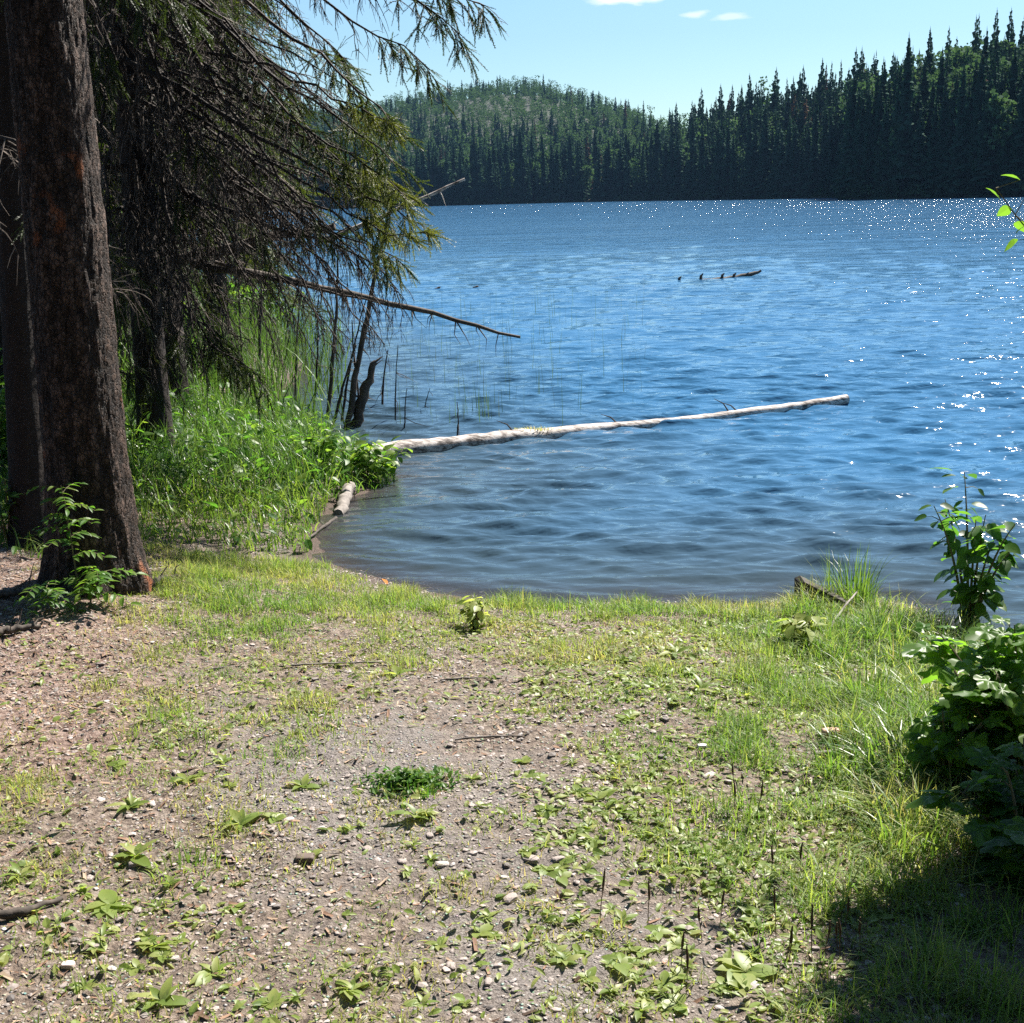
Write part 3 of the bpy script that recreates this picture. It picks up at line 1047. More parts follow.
# the big spruce in the foreground
pa = on_ground(88, 590)
pa[1] += 0.15
spA = thing('spruce_tree', 'thick spruce trunk with scaly bark in the left foreground at the edge of the clearing', 'spruce tree', (pa[0], pa[1], gz1(pa[0], pa[1])))
topA = at(43, 0, pa[1] + 0.05)
bark_trunk(spA, (pa[0], pa[1], spA.location[2]), topA, 0.193, 0.158, 0.28, 340, 170, 0.020, 'bark', 3.2)
upper_crown(spA, 5.5, 14, 2.0, 5)
# the dark trunk just behind it
pc = at(32, 545, 7.0)
pcz = gz1(pc[0], 7.0)
spC = thing('spruce_tree', 'dark slimmer spruce trunk half hidden behind the thick foreground trunk', 'spruce tree', (pc[0], 7.0, pcz))
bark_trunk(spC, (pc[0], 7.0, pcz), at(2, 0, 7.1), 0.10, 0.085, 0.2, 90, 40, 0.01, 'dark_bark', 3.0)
upper_crown(spC, 6, 13, 1.8, 6)
# the spruce with the hanging dead branches
pb = at(155, 430, 9.6)
pbz = gz1(pb[0], 9.6)
spB = thing('spruce_tree', 'spruce with long drooping half dead branches hanging towards the lake', 'spruce tree', (pb[0], 9.6, pbz))
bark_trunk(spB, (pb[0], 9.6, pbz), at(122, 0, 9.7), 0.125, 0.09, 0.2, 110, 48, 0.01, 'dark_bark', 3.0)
upper_crown(spB, 6.2, 15, 2.1, 8)

# hero branches: pixel, distance triplets traced from the photograph, each a real bough of that spruce
hero = [
    # pts (px, py, Y) x3, radius, twigs, twig length, alive, droop, subs, bright
    (((95, -60, 9.3), (180, 120, 8.9), (268, 240, 8.6)), 0.022, 30, 0.55, 0.0, 0.7, 4, .4),
    (((120, -70, 9.4), (210, 110, 8.8), (335, 240, 8.4)), 0.022, 34, 0.55, 0.15, 0.7, 4, .4),
    (((130, -60, 9.4), (250, 70, 8.6), (345, 165, 8.2)), 0.020, 36, 0.50, 0.55, 0.5, 3, .5),
    (((140, -90, 9.4), (290, 40, 8.4), (398, 135, 8.0)), 0.020, 40, 0.46, 0.65, 0.4, 3, .55),
    (((120, 20, 9.4), (190, 150, 9.0), (240, 275, 8.7)), 0.018, 30, 0.5, 0.0, 0.8, 4, .4),
    (((125, 60, 9.4), (290, 170, 8.5), (416, 226, 8.0)), 0.022, 44, 0.45, 0.5, 0.45, 4, .8),
    (((135, 10, 9.4), (260, 120, 8.6), (392, 190, 8.2)), 0.020, 40, 0.42, 0.45, 0.45, 3, .7),
    (((130, -40, 9.4), (300, 90, 8.5), (395, 165, 8.1)), 0.018, 36, 0.42, 0.5, 0.45, 3, .6),
    (((150, -130, 9.4), (340, -40, 8.2), (486, 6, 7.8)), 0.016, 40, 0.42, 0.35, 0.8, 3, .35),
    (((150, -110, 9.4), (320, -20, 8.3), (462, 36, 7.9)), 0.016, 40, 0.42, 0.4, 0.8, 3, .4),
    (((150, -110, 9.4), (300, -10, 8.4), (430, 70, 8.0)), 0.016, 40, 0.46, 0.3, 0.9, 4, .4),
    (((150, -100, 9.5), (280, 0, 8.8), (345, 60, 8.6)), 0.016, 34, 0.5, 0.3, 0.9, 4, .4),
    (((140, 100, 9.5), (250, 190, 8.8), (385, 260, 8.3)), 0.018, 36, 0.5, 0.1, 0.9, 5, .5),
    (((140, 130, 9.5), (270, 205, 8.7), (398, 290, 8.3)), 0.018, 34, 0.5, 0.0, 0.9, 5, .4),
    (((150, 160, 9.5), (240, 245, 9.0), (350, 226, 8.7)), 0.032, 22, 0.45, 0.0, 0.7, 4, .4),
    (((145, 150, 9.5), (200, 260, 9.2), (250, 340, 9.0)), 0.016, 26, 0.45, 0.0, 0.8, 4, .4),
    (((150, 120, 9.5), (300, 190, 8.8), (372, 330, 8.5)), 0.012, 34, 0.4, 0.0, 1.3, 6, .4),
    (((150, 100, 9.5), (320, 200, 8.7), (404, 318, 8.3)), 0.012, 40, 0.4, 0.0, 1.4, 6, .4),
    (((160, 140, 9.4), (330, 215, 8.6), (385, 345, 8.4)), 0.010, 40, 0.36, 0.0, 1.4, 6, .4),
    (((150, 170, 9.6), (260, 250, 9.0), (345, 350, 8.8)), 0.010, 36, 0.36, 0.0, 1.4, 6, .4),
    (((140, 120, 9.4), (190, 240, 8.9), (210, 385, 8.7)), 0.012, 36, 0.4, 0.0, 1.3, 6, .4),
    (((135, 160, 9.4), (140, 260, 9.0), (150, 390, 8.9)), 0.012, 36, 0.4, 0.1, 1.3, 6, .4),
    (((130, 100, 9.4), (120, 250, 8.9), (132, 370, 8.6)), 0.012, 34, 0.4, 0.1, 1.3, 6, .4),
    (((150, 60, 9.3), (300, 130, 8.4), (408, 200, 7.9)), 0.014, 44, 0.34, 0.5, 0.5, 3, .9),
    (((150, 90, 9.3), (320, 180, 8.3), (424, 232, 7.9)), 0.014, 44, 0.30, 0.45, 0.5, 3, 1.0),
    (((150, 30, 9.3), (290, 80, 8.4), (392, 122, 8.0)), 0.014, 44, 0.34, 0.45, 0.5, 3, .85),
    (((160, 140, 9.5), (290, 215, 8.9), (325, 345, 8.7)), 0.012, 32, 0.4, 0.0, 1.3, 6, .4),
    (((150, 150, 9.5), (240, 230, 9.0), (275, 360, 8.8)), 0.012, 30, 0.4, 0.0, 1.3, 6, .4),
    (((150, 190, 9.5), (190, 320, 9.1), (235, 365, 8.8)), 0.014, 28, 0.4, 0.6, 0.7, 3, .55),
    (((145, 240, 9.5), (190, 340, 9.0), (262, 385, 8.6)), 0.014, 28, 0.4, 0.7, 0.7, 3, .5),
    (((140, -20, 9.5), (160, 130, 9.2), (190, 210, 9.0)), 0.016, 30, 0.5, 0.2, 0.7, 4, .4),
    (((140, -60, 9.5), (230, 20, 9.0), (300, 110, 8.7)), 0.016, 34, 0.5, 0.5, 0.7, 4, .5),
    (((110, 60, 9.6), (100, 180, 8.9), (120, 300, 8.5)), 0.014, 28, 0.5, 0.2, 0.8, 4, .4),
    (((140, 70, 9.6), (170, 220, 9.0), (180, 330, 8.8)), 0.014, 28, 0.5, 0.1, 0.8, 4, .4),
]
for (pts, r_, n_, tl, al, dr, sb, br) in hero:
    spruce_branch(spB, [at(*q) for q in pts], r_, n_, tl, max(al * 0.62, 0.10 if dr < 0.75 else 0), dr, sb + 1, 0.10, br)
    if pts[0][1] < -80:
        continue
    j = rng.normal(0, 18, (3, 2))
    q2 = [at(q[0] + j[i][0] - 14 * i, q[1] + j[i][1] - 6, q[2] + rng.uniform(0.1, 0.9)) for i, q in enumerate(pts)]
    spruce_branch(spB, q2, r_ * 0.8, n_, tl, al * 0.3, dr * 1.3, sb + 2, 0.10, br - 0.1)
# more dead boughs all round the same trunk
for k in range(54):
    h = rng.uniform(0.9, 5.0)
    a = rng.uniform(0, 2 * math.pi)
    L = rng.uniform(0.9, 1.9)
    p0 = np.array((pb[0], 9.6, pbz + h))
    d = np.array((math.cos(a), math.sin(a), 0))
    if d[0] > 0.1 and h < 2.5:
        h += 1.5
        L *= 0.65
        p0[2] = pbz + h
    spruce_branch(spB, [p0, p0 + d * L * 0.5 + np.array((0, 0, 0.05)), p0 + d * L + np.array((0, 0, -0.5 * L))], 0.014, 24, 0.5, rng.choice((0, 0.2, 0.4, 0.7)), 0.9, 4, 0.11, 0.5)
# dead stubs and a few boughs on the two other near trunks
for tr_, px0, yb, hs in ((spA, None, None, (2.6, 5.5)), (spC, None, None, (1.2, 5.0))):
    b0 = np.array(tr_.location)
    for k in range(14 if tr_ is spC else 10):
        h = rng.uniform(*hs)
        a = rng.uniform(0.2, 2.6) if tr_ is spA else rng.uniform(0, 6.28)
        L = rng.uniform(0.8, 1.8)
        p0 = b0 + np.array((-0.09 * h, 0, h)) * np.array((0.6, 1, 1))
        d = np.array((math.cos(a), math.sin(a), 0))
        spruce_branch(tr_, [p0, p0 + d * L * 0.5 + np.array((0, 0, 0.1)), p0 + d * L + np.array((0, 0, -0.35 * L))], 0.014, 22, 0.45, rng.choice((0, 0.3, 0.5)), 0.7, 3, 0.12, 0.4)


# spruces further back on the left bank
def mid_spruce(px_, Y, H, lab, nb, seed, low=0.4, Lmax=2.0, alive=0.6):
    x = at(px_, 300, Y)[0]
    z = gz1(x, Y)
    t = thing('spruce_tree', lab, 'spruce tree', (x, Y, z), 'spruces on the left bank behind')
    W = MB()
    W.tube([(0, 0, -0.3), (0.03, 0, H * 0.3), (0, 0, H)], [0.14, 0.11, 0.02], 10, 0.45)
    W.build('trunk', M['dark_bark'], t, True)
    nb_ = MB()
    wd = MB()
    Ls, Ds = [], []
    for k in range(nb):
        h = low + (min(H, 6.5) - low) * rng.uniform() ** 0.8
        a = rng.uniform(0, 6.28)
        L = Lmax * (1 - 0.75 * h / H) * rng.uniform(0.6, 1.1)
        d = np.array((math.cos(a), math.sin(a), 0))
        P = bez([np.array((0, 0, h)), np.array((0, 0, h)) + d * L * 0.5 + np.array((0, 0, 0.05)), np.array((0, 0, h)) + d * L + np.array((0, 0, -0.4 * L))], 6)
        wd.tube(P, np.linspace(0.014, 0.004, 6), 4, 0.5, cap=False)
        sd = np.array((-d[1], d[0], 0))
        live = rng.uniform() < alive
        for j in range(int(26 * L)):
            u = rng.uniform(0.15, 1) * 5
            i = min(int(u), 4)
            p = P[i] + (P[i + 1] - P[i]) * (u - i)
            dd = d * 0.6 + sd * rng.choice((-1, 1)) * rng.uniform(0.3, 1) + np.array((0, 0, rng.uniform(-0.9, 0)))
            dd /= np.linalg.norm(dd)
            l = 0.35 * rng.uniform(0.5, 1.2) * (1.1 - u / 5 * 0.6)
            if live:
                for c in (0.1, 0.45, 0.75):
                    Ls.append(p + dd * l * c)
                    Ds.append(dd + rng.normal(0, 0.25, 3) + np.array((0, 0, -0.3 * c)))
            else:
                wd.tube([p, p + dd * l * 0.6, p + dd * l + np.array((0, 0, -0.1))], [0.005, 0.003, 0.001], 3, rng.uniform(0.3, 0.9), cap=False)
    Ls, Ds = np.array(Ls), np.array(Ds)
    nb_.inst(*SPRIGS[seed % 4], dir_rots(Ds, rng.uniform(0, 6.28, len(Ls)), 0.2 * rng.uniform(0.7, 1.3, len(Ls))), Ls, 0.5 + rng.uniform(-0.25, 0.35, len(Ls)))
    for V_, (F_, m_i), T_ in zip(nb_.V, nb_.F, nb_.T):
        wd.add(V_, F_ - (F_.min()), T_, 1)
    wd.build('crown', [M['twig'], M['needle']], t)
    return t


mid_spruce(88, 12.5, 10, 'bushy spruce glimpsed between the thick trunk and the spruce with drooping branches', 120, 1)
mid_spruce(215, 14.5, 9, 'slim spruce standing behind the drooping branches, nearest the water on the left bank', 130, 2, 1.3, 1.5)
mid_spruce(165, 11.8, 10, 'dense dark spruce directly behind the spruce with drooping branches', 190, 1, 1.5, 1.7, 0.7)
mid_spruce(115, 14.5, 11, 'shaggy spruce behind the dense dark spruce on the left bank', 170, 3, 1.0, 1.9, 0.6)
mid_spruce(180, 17.5, 11, 'spruce far back on the left bank between the slim spruce and the shaggy spruce', 150, 0, 1.0, 2.0, 0.7)
mid_spruce(-15, 11, 11, 'spruce at the left edge of the picture behind the dark slim trunk', 120, 3)
mid_spruce(40, 17, 12, 'tall spruce far back on the left bank, right of the dark slim trunk', 110, 0)
mid_spruce(135, 20, 12, 'tall spruce far back on the left bank, behind the spruce with drooping branches', 110, 1, 0.6, 2.2)
mid_spruce(250, 24, 8, 'small spruce far back on the left bank where the reeds begin', 70, 2, 0.4, 1.4, 0.9)
mid_spruce(-120, 14, 12, 'spruce beyond the left edge of the picture', 90, 3)


# ------------------------------------------------------------------ leaves and blades
def leaf_simple(wd=0.42, seg=5, fold=0.12, droop=0.35, wob=0.0):
    V, F = [], []
    for k in range(seg + 1):
        u = k / seg
        wv = wd * 0.5 * math.sin(math.pi * min(0.05 + u * 0.95, 1)) ** 0.75 * (1.12 - 0.35 * u)
        if k == seg:
            wv = 0.004
        z = -droop * u * u
        for sx in (-1, 0, 1):
            V.append((sx * wv, u, z + (fold * wv * 2 if sx else 0) + wob * math.sin(9 * u + sx)))
    for k in range(seg):
        for c in (0, 1):
            a = k * 3 + c
            F.append((a, a + 1, a + 4, a + 3))
    return np.array(V), np.array(F)


def leaf_lobed(seed=0):
    """a palmate leaf, three to five toothed lobes, slightly cupped"""
    r = np.random.default_rng(seed)
    pts = []
    lob = [(-2.2, 0.55), (-1.15, 0.78), (0, 1.0), (1.15, 0.78), (2.2, 0.55)]
    n = 40
    for k in range(n):
        a = -2.9 + 5.8 * k / (n - 1)
        rad = 0.30
        for (c, l) in lob:
            rad = max(rad, l * (1 - min(abs(a - c) / 0.62, 1) ** 1.3 * 0.48))
        rad *= 1 + 0.05 * math.sin(k * 2.7) + r.uniform(-.02, .02)
        pts.append((math.sin(a) * rad * 0.55, 0.38 + math.cos(a) * rad * 0.62, 0))
    V = [(0, 0.38, 0.0)]
    for (x, y, _) in pts:
        d = math.hypot(x, y - 0.38)
        V.append((x * 0.5, 0.38 + (y - 0.38) * 0.5, 0.03 * math.sin(5 * math.atan2(x, y - 0.38))))
    for (x, y, _) in pts:
        V.append((x, y, -0.10 * (x * x + (y - .38) ** 2) * 2.5 + 0.035 * math.sin(5 * math.atan2(x, y - 0.38) + 1)))
    F = []
    for k in range(n - 1):
        F.append((0, 1 + k, 2 + k, 2 + k))
        F.append((1 + k, 1 + n + k, 2 + n + k, 2 + k))
    V = np.array(V)
    tris = np.array([f[:3] for f in F if f[2] == f[3]])
    quads = np.array([f for f in F if f[2] != f[3]])
    return V, tris, quads


LEAF = leaf_simple()
LEAFB = leaf_simple(0.62, 5, 0.10, 0.25, 0.012)
LEAFN = leaf_simple(0.26, 5, 0.15, 0.45)
LOBED = [leaf_lobed(k) for k in range(3)]


def add_lobed(mb_, Ms, Ls, ts):
    wh = rng.integers(0, 3, len(Ls))
    for v in range(3):
        k = np.where(wh == v)[0]
        if len(k):
            V, t3, q4 = LOBED[v]
            base = mb_.n
            mb_.inst(V, t3, Ms[k], Ls[k], ts[k])
            mb_.inst(V, q4, Ms[k], Ls[k], ts[k])


def blades(mb_, P, H, Wd, lean, az, tint, seg=4, curl=1.0):
    """tapered curved grass blades, all arrays"""
    m = len(P)
    u = np.linspace(0, 1, seg + 1)
    hx, hy = np.cos(az), np.sin(az)
    hor = lean[:, None] * (u[None] ** (1.6)) * H[:, None]
    ver = H[:, None] * (u[None] - curl * 0.45 * np.clip(lean, 0, 1.4)[:, None] * u[None] ** 2.4)
    cx = P[:, 0, None] + hx[:, None] * hor
    cy = P[:, 1, None] + hy[:, None] * hor
    cz = P[:, 2, None] + ver
    wv = Wd[:, None] * (1 - u[None] ** 1.7) * 0.5 + 0.0002
    tw = az + rng.uniform(-0.7, 0.7, m)
    sx, sy = -np.sin(tw), np.cos(tw)
    Lp = np.stack((cx - sx[:, None] * wv, cy - sy[:, None] * wv, cz), -1)
    Rp = np.stack((cx + sx[:, None] * wv, cy + sy[:, None] * wv, cz), -1)
    V = np.stack((Lp, Rp), 2).reshape(m, -1, 3)
    k = np.arange(seg)
    tf = np.stack((2 * k, 2 * k + 1, 2 * k + 3, 2 * k + 2), -1)
    F = (tf[None] + (np.arange(m) * 2 * (seg + 1))[:, None, None]).reshape(-1, 4)
    mb_.add(V.reshape(-1, 3), F, np.repeat(tint, 2 * (seg + 1)))


# how much grass the ground shows, read off the photograph (rows: image y, columns: image x 0..1000 step 100)
G_Y = np.array([560, 600, 640, 680, 720, 760, 800, 860, 920, 1000])
G = np.array([
    [0.0, 0.5, 1.0, 1.0, 0.9, 0.9, 0.9, 0.9, 1.0, 1.0, 1.0],
    [0.0, 0.2, 0.85, 0.9, 0.8, 1.0, 0.7, 0.8, 1.0, 1.0, 1.0],
    [0.05, 0.15, 0.5, 0.6, 0.5, 0.5, 0.5, 0.6, 1.0, 1.0, 1.0],
    [0.15, 0.35, 0.5, 0.48, 0.36, 0.34, 0.5, 0.8, 1.0, 1.0, 1.0],
    [0.25, 0.42, 0.45, 0.5, 0.22, 0.22, 0.3, 0.65, 0.9, 1.0, 1.0],
    [0.35, 0.42, 0.32, 0.15, 0.10, 0.24, 0.35, 0.6, 0.8, 0.95, 1.0],
    [0.45, 0.4, 0.25, 0.12, 0.10, 0.25, 0.4, 0.6, 0.8, 0.9, 0.9],
    [0.55, 0.4, 0.35, 0.12, 0.15, 0.2, 0.4, 0.55, 0.65, 0.8, 0.8],
    [0.35, 0.3, 0.45, 0.45, 0.3, 0.35, 0.4, 0.5, 0.55, 0.7, 0.7],
    [0.4, 0.35, 0.35, 0.4, 0.45, 0.4, 0.4, 0.45, 0.5, 0.6, 0.6]])


def grassness(x, y):
    px, py = proj(np.stack((x, y, gz(x, y)), -1))
    c = np.clip(px / 100, 0, 9.999)
    r_ = np.interp(py, G_Y, np.arange(len(G_Y)))
    r_ = np.clip(r_, 0, len(G_Y) - 1.001)
    i, j = r_.astype(int), c.astype(int)
    fr_, fc = r_ - i, c - j
    Gs = np.clip(G + 0.12 * (G > 0.06), 0, 1)
    v = Gs[i, j] * (1 - fr_) * (1 - fc) + Gs[i + 1, j] * fr_ * (1 - fc) + Gs[i, j + 1] * (1 - fr_) * fc + Gs[i + 1, j + 1] * fr_ * fc
    return v, px, py


def scatter_ground(n, x0=-3.4, x1=3.2, y0=1.7, y1=7.2):
    x, y = rng.uniform(x0, x1, n), rng.uniform(y0, y1, n)
    return x, y


def shaded_map(px, py):
    return px


# short turf over the clearing
x, y = scatter_ground(480000)
gv, px, py = grassness(x, y)
d = shore_dist(x, y)
patch = fbm(x * 2.6, y * 2.6, 0, 4, 91)
dens = np.clip(gv * 1.2 + (patch - 0.5) * 2.2, 0, 1) * (0.35 + 0.65 * gv)
dens = dens * np.clip(0.15 + 3.2 * (fbm(x * 6.5, y * 6.5, 0, 3, 133) - 0.30), 0.12, 1.15)
k = (d > 0.03 + 0.10 * vnoise(x * 4, y * 4, 0, 9)) & (px > -60) & (px < 1100) & (py < 1080) & (rng.uniform(size=len(x)) < dens * 0.85)
x, y, gv, patch, px, py = x[k], y[k], gv[k], patch[k], px[k], py[k]
m = len(x)
P = np.stack((x, y, gz(x, y) - 0.004), -1)
clump = fbm(x * 5.5, y * 5.5, 0, 3, 191)
tall = np.clip(0.25 + 3.0 * (clump - 0.28), 0.35, 2.2) * (1 + 1.3 * np.clip((px - 720) / 200, 0, 1) + 0.4 * (py < 620))
H = rng.uniform(0.012, 0.045, m) * (0.55 + 0.85 * gv) * tall
tint = np.clip(0.25 + 0.45 * gv + rng.normal(0, 0.22, m) + 0.6 * (patch - 0.5) + 1.1 * (fbm(x * 1.8, y * 1.8, 0, 3, 195) - 0.5), 0, 1)
gm = MB()
blades(gm, P, H, rng.uniform(0.0018, 0.0042, m), rng.uniform(0.1, 1.3, m), rng.uniform(0, 6.28, m), tint, 3)
tag(gm.build('grass', M['grass']), 'thin yellow green turf growing in patches over the gravelly clearing', 'grass', kind='stuff')
print('turf', m)

# tall lush grass on the left bank beside the lake
def in_poly_px(px, py, poly):
    ins = np.zeros(px.shape, bool)
    n = len(poly)
    for i in range(n):
        ax, ay = poly[i]
        bx, by = poly[(i + 1) % n]
        if ay != by:
            ins ^= ((ay > py) != (by > py)) & (px < (bx - ax) * (py - ay) / (by - ay) + ax)
    return ins


x, y = rng.uniform(-7, -0.6, 90000), rng.uniform(5.6, 12.5, 90000)
d = shore_dist(x, y)
z = np.maximum(gz(x, y, d), ZW - 0.02)
px, py = proj(np.stack((x, y, z), -1))
k = (d > np.where(px > 270, -0.16, 0.02)) & in_poly_px(px, py, [(-80, 520), (30, 560), (150, 545), (215, 545), (262, 556), (308, 553), (330, 500), (395, 485), (395, 455), (240, 400), (-80, 400)])
k &= rng.uniform(size=len(x)) < np.clip(0.35 + (px > 140) * 0.35, 0, 1) * 0.75
x, y, z, px, py = x[k], y[k], z[k], px[k], py[k]
m = len(x)
edge = np.clip((556 - py) / 60, 0.35, 1) * np.where(px > 150, 0.78, 1.0)
H = rng.uniform(0.2, 0.6, m) * edge * np.where(px > 330, 0.6, 1)
lm = MB()
blades(lm, np.stack((x, y, z - 0.01), -1), H, rng.uniform(0.004, 0.011, m), rng.uniform(0.1, 1.15, m), rng.uniform(0, 6.28, m), np.clip(rng.normal(0.45, 0.25, m) + 0.35 * (py > 500), 0, 1), 5)
tag(lm.build('grass', M['lush']), 'tall lush bank grass between the thick trunk and the lake', 'grass', kind='stuff')
print('lush', m)
# broad herb leaves mixed in
hm = MB()
kk = rng.uniform(size=m) < np.where((px > 120) & (px < 400) & (py < 505), 0.2, 0.07)
Pk = np.stack((x, y, z + H * rng.uniform(0.3, 0.85, m)), -1)[kk]
q = len(Pk)
for v, T_ in enumerate((LEAF, LEAFN, LEAFB)):
    s_ = np.arange(q) % 3 == v
    c = s_.sum()
    hm.inst(*T_, rots(rng.uniform(0, 6.28, c), rng.uniform(-0.5, 0.9, c), rng.uniform(-0.5, 0.5, c), rng.uniform(0.05, 0.11, c)), Pk[s_], np.clip(rng.normal(0.5, 0.25, c), 0, 1))
tag(hm.build('undergrowth', M['herb']), 'broad leaved herbs growing through the tall grass on the left bank', 'herbs', kind='stuff')

# marsh greenery and reeds further along the left shore
x, y = rng.uniform(-14, -1.2, 60000), rng.uniform(11.5, 34, 60000)
d = shore_dist(x, y)
px, py = proj(np.stack((x, y, np.full_like(x, ZW)), -1))
k = (d > -1.2) & (d < 4.5) & (px > -60) & (px < 345) & (rng.uniform(size=len(x)) < np.where(d > 0, 0.5, 0.16))
x, y, d = x[k], y[k], d[k]
m = len(x)
rm = MB()
blades(rm, np.stack((x, y, np.maximum(gz(x, y, d), ZW - 0.2)), -1), rng.uniform(0.4, 1.25, m), rng.uniform(0.007, 0.016, m), rng.uniform(0.05, 0.7, m), rng.uniform(0, 6.28, m), np.clip(rng.normal(0.6, 0.25, m), 0, 1), 4)
tag(rm.build('reeds', M['reed']), 'green reeds and marsh grass along the left shore behind the dead branches', 'reeds', kind='stuff')
print('marsh', m)


# leafy waterside shrubs on the left bank
def leafy_shrub(name, lab, cat, px_, Y, H, Wd, n, size=0.07, mat='herb', tshift=0.5, lobed=False, stems=7, group=None, base=None, low=0.25, tmpl=LEAFB):
    if base is None:
        x_ = at(px_, 300, Y)[0]
        base = (x_, Y, gz1(x_, Y))
    t = thing(name, lab, cat, base, group)
    st = MB()
    ends = []
    for k in range(stems):
        a = rng.uniform(0, 6.28)
        L = Wd * rng.uniform(0.2, 1.0)
        hh = H * rng.uniform(0.6, 1.0)
        P_ = bez([(0.04 * Wd * math.cos(a), 0.04 * Wd * math.sin(a), -0.05), (0.3 * L * math.cos(a), 0.3 * L * math.sin(a), hh * 0.6), (L * math.cos(a), L * math.sin(a), hh)], 10)
        st.tube(P_, np.linspace(0.006 + 0.006 * H, 0.002, 10), 5, rng.uniform(0.3, 0.7))
        ends.append(P_)
    lf = MB()
    Ls, Ds = [], []
    for k in range(n):
        P_ = ends[rng.integers(stems)]
        u = low + (1 - low) * rng.uniform() ** 0.8
        q_ = u * 9
        i = min(int(q_), 8)
        p = P_[i] + (P_[i + 1] - P_[i]) * (q_ - i)
        a = rng.uniform(0, 6.28)
        side = np.array((math.cos(a), math.sin(a), rng.uniform(-0.2, 0.5)))
        off = side * rng.uniform(0.02, 0.22) * Wd
        if k % 6 == 0:
            st.tube([p, p + off * 0.6 + np.array((0, 0, 0.01)), p + off], [0.003, 0.002, 0.001], 3, 0.5, cap=False)
        Ls.append(p + off)
        Ds.append(side + np.array((0, 0, -0.35)) + rng.normal(0, 0.25, 3))
    Ls, Ds = np.array(Ls), np.array(Ds)
    Ms = dir_rots(Ds, rng.uniform(-0.6, 0.6, n), size * rng.uniform(0.6, 1.25, n))
    ts = np.clip(tshift + rng.normal(0, 0.2, n), 0, 1)
    if lobed:
        add_lobed(lf, Ms, Ls, ts)
    else:
        lf.inst(*tmpl, Ms, Ls, ts)
    st.build('stems', M['stem'], t)
    lf.build('foliage', M[mat], t, True)
    return t


leafy_shrub('shrub', 'leafy waterside shrub behind the bare upright sticks on the left shore', 'shrub', 255, 19, 1.1, 0.8, 900, 0.10, 'herb', 0.7)
leafy_shrub('shrub', 'leafy shrub at the foot of the spruce with drooping branches', 'shrub', 190, 13.5, 1.0, 0.8, 900, 0.09, 'herb', 0.55)
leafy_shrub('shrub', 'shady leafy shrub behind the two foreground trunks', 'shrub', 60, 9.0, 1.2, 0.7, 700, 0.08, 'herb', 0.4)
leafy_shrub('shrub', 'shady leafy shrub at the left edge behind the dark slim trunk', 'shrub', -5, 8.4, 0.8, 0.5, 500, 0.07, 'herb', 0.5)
leafy_shrub('shrub', 'tall alder shrub far back on the left bank', 'shrub', 110, 16, 2.6, 1.3, 1500, 0.10, 'herb', 0.6)
leafy_shrub('shrub', 'broad leaved plant leaning over the water beside the near end of the log', 'plant', 0, 0, 0.30, 0.30, 170, 0.085, 'herb', 0.75, base=tuple(on_ground(366, 482)), low=0.4)
leafy_shrub('shrub', 'low broad leaved plant at the water edge of the lush grass', 'plant', 0, 0, 0.28, 0.28, 150, 0.075, 'herb', 0.7, base=tuple(on_ground(318, 470)), low=0.4)

# small rowan like saplings in front of the big trunk
def pinnate_sapling(name, lab, base, H, nfronds, lean, size):
    t = thing(name, lab, 'sapling', base)
    st, lf = MB(), MB()
    P_ = bez([(0, 0, -0.03), (lean * 0.3, 0, H * 0.6), (lean, 0, H)], 10)
    st.tube(P_, np.linspace(0.005, 0.002, 10), 5)
    Ls, Ds = [], []
    for k in range(nfronds):
        u = 0.35 + 0.65 * (k + 0.5) / nfronds
        i = min(int(u * 9), 8)
        p = P_[i] + (P_[i + 1] - P_[i]) * (u * 9 - i)
        a = k * 2.4 + rng.uniform(-.4, .4)
        d_ = np.array((math.cos(a), math.sin(a), rng.uniform(0.0, 0.5)))
        L = rng.uniform(0.13, 0.2) * size
        Q = bez([p, p + d_ * L * 0.5 + np.array((0, 0, 0.02)), p + d_ * L + np.array((0, 0, -0.05))], 6)
        st.tube(Q, np.linspace(0.002, 0.001, 6), 3, cap=False)
        sd = np.array((-d_[1], d_[0], 0))
        for j in range(6):
            for sg in ((-1, 1) if j < 5 else (0,)):
                Ls.append(Q[min(j + 0, 5)])
                Ds.append(sd * sg + d_ * (0.5 if sg else 1) + np.array((0, 0, rng.uniform(-0.3, 0.1))))
    Ls, Ds = np.array(Ls), np.array(Ds)
    lf.inst(*LEAF, dir_rots(Ds, rng.uniform(-.4, .4, len(Ls)), 0.055 * size * rng.uniform(0.8, 1.2, len(Ls))), Ls, np.clip(rng.normal(0.6, 0.2, len(Ls)), 0, 1))
    st.build('stem', M['stem'], t)
    lf.build('foliage', M['herb'], t)
    return t


b = on_ground(84, 598)
pinnate_sapling('sapling', 'slender sapling with feathery leaves standing against the thick trunk', (b[0], b[1] - 0.05, b[2]), 0.53, 13, -0.03, 0.85)
b = on_ground(95, 600)
pinnate_sapling('sapling', 'low spreading sapling at the foot of the thick trunk', (b[0], b[1] - 0.08, b[2]), 0.16, 11, 0.05, 1.0)
b = on_ground(60, 606)
pinnate_sapling('sapling', 'tiny feathery seedling left of the low spreading sapling', (b[0], b[1] - 0.1, b[2]), 0.12, 8, -0.02, 0.8)
b = on_ground(12, 545)
leafy_shrub('shrub', 'small leafy sapling in the shade at the left edge beside the dark trunk', 'shrub', 0, 0, 0.45, 0.22, 110, 0.06, 'herb', 0.6, base=tuple(b), stems=4)

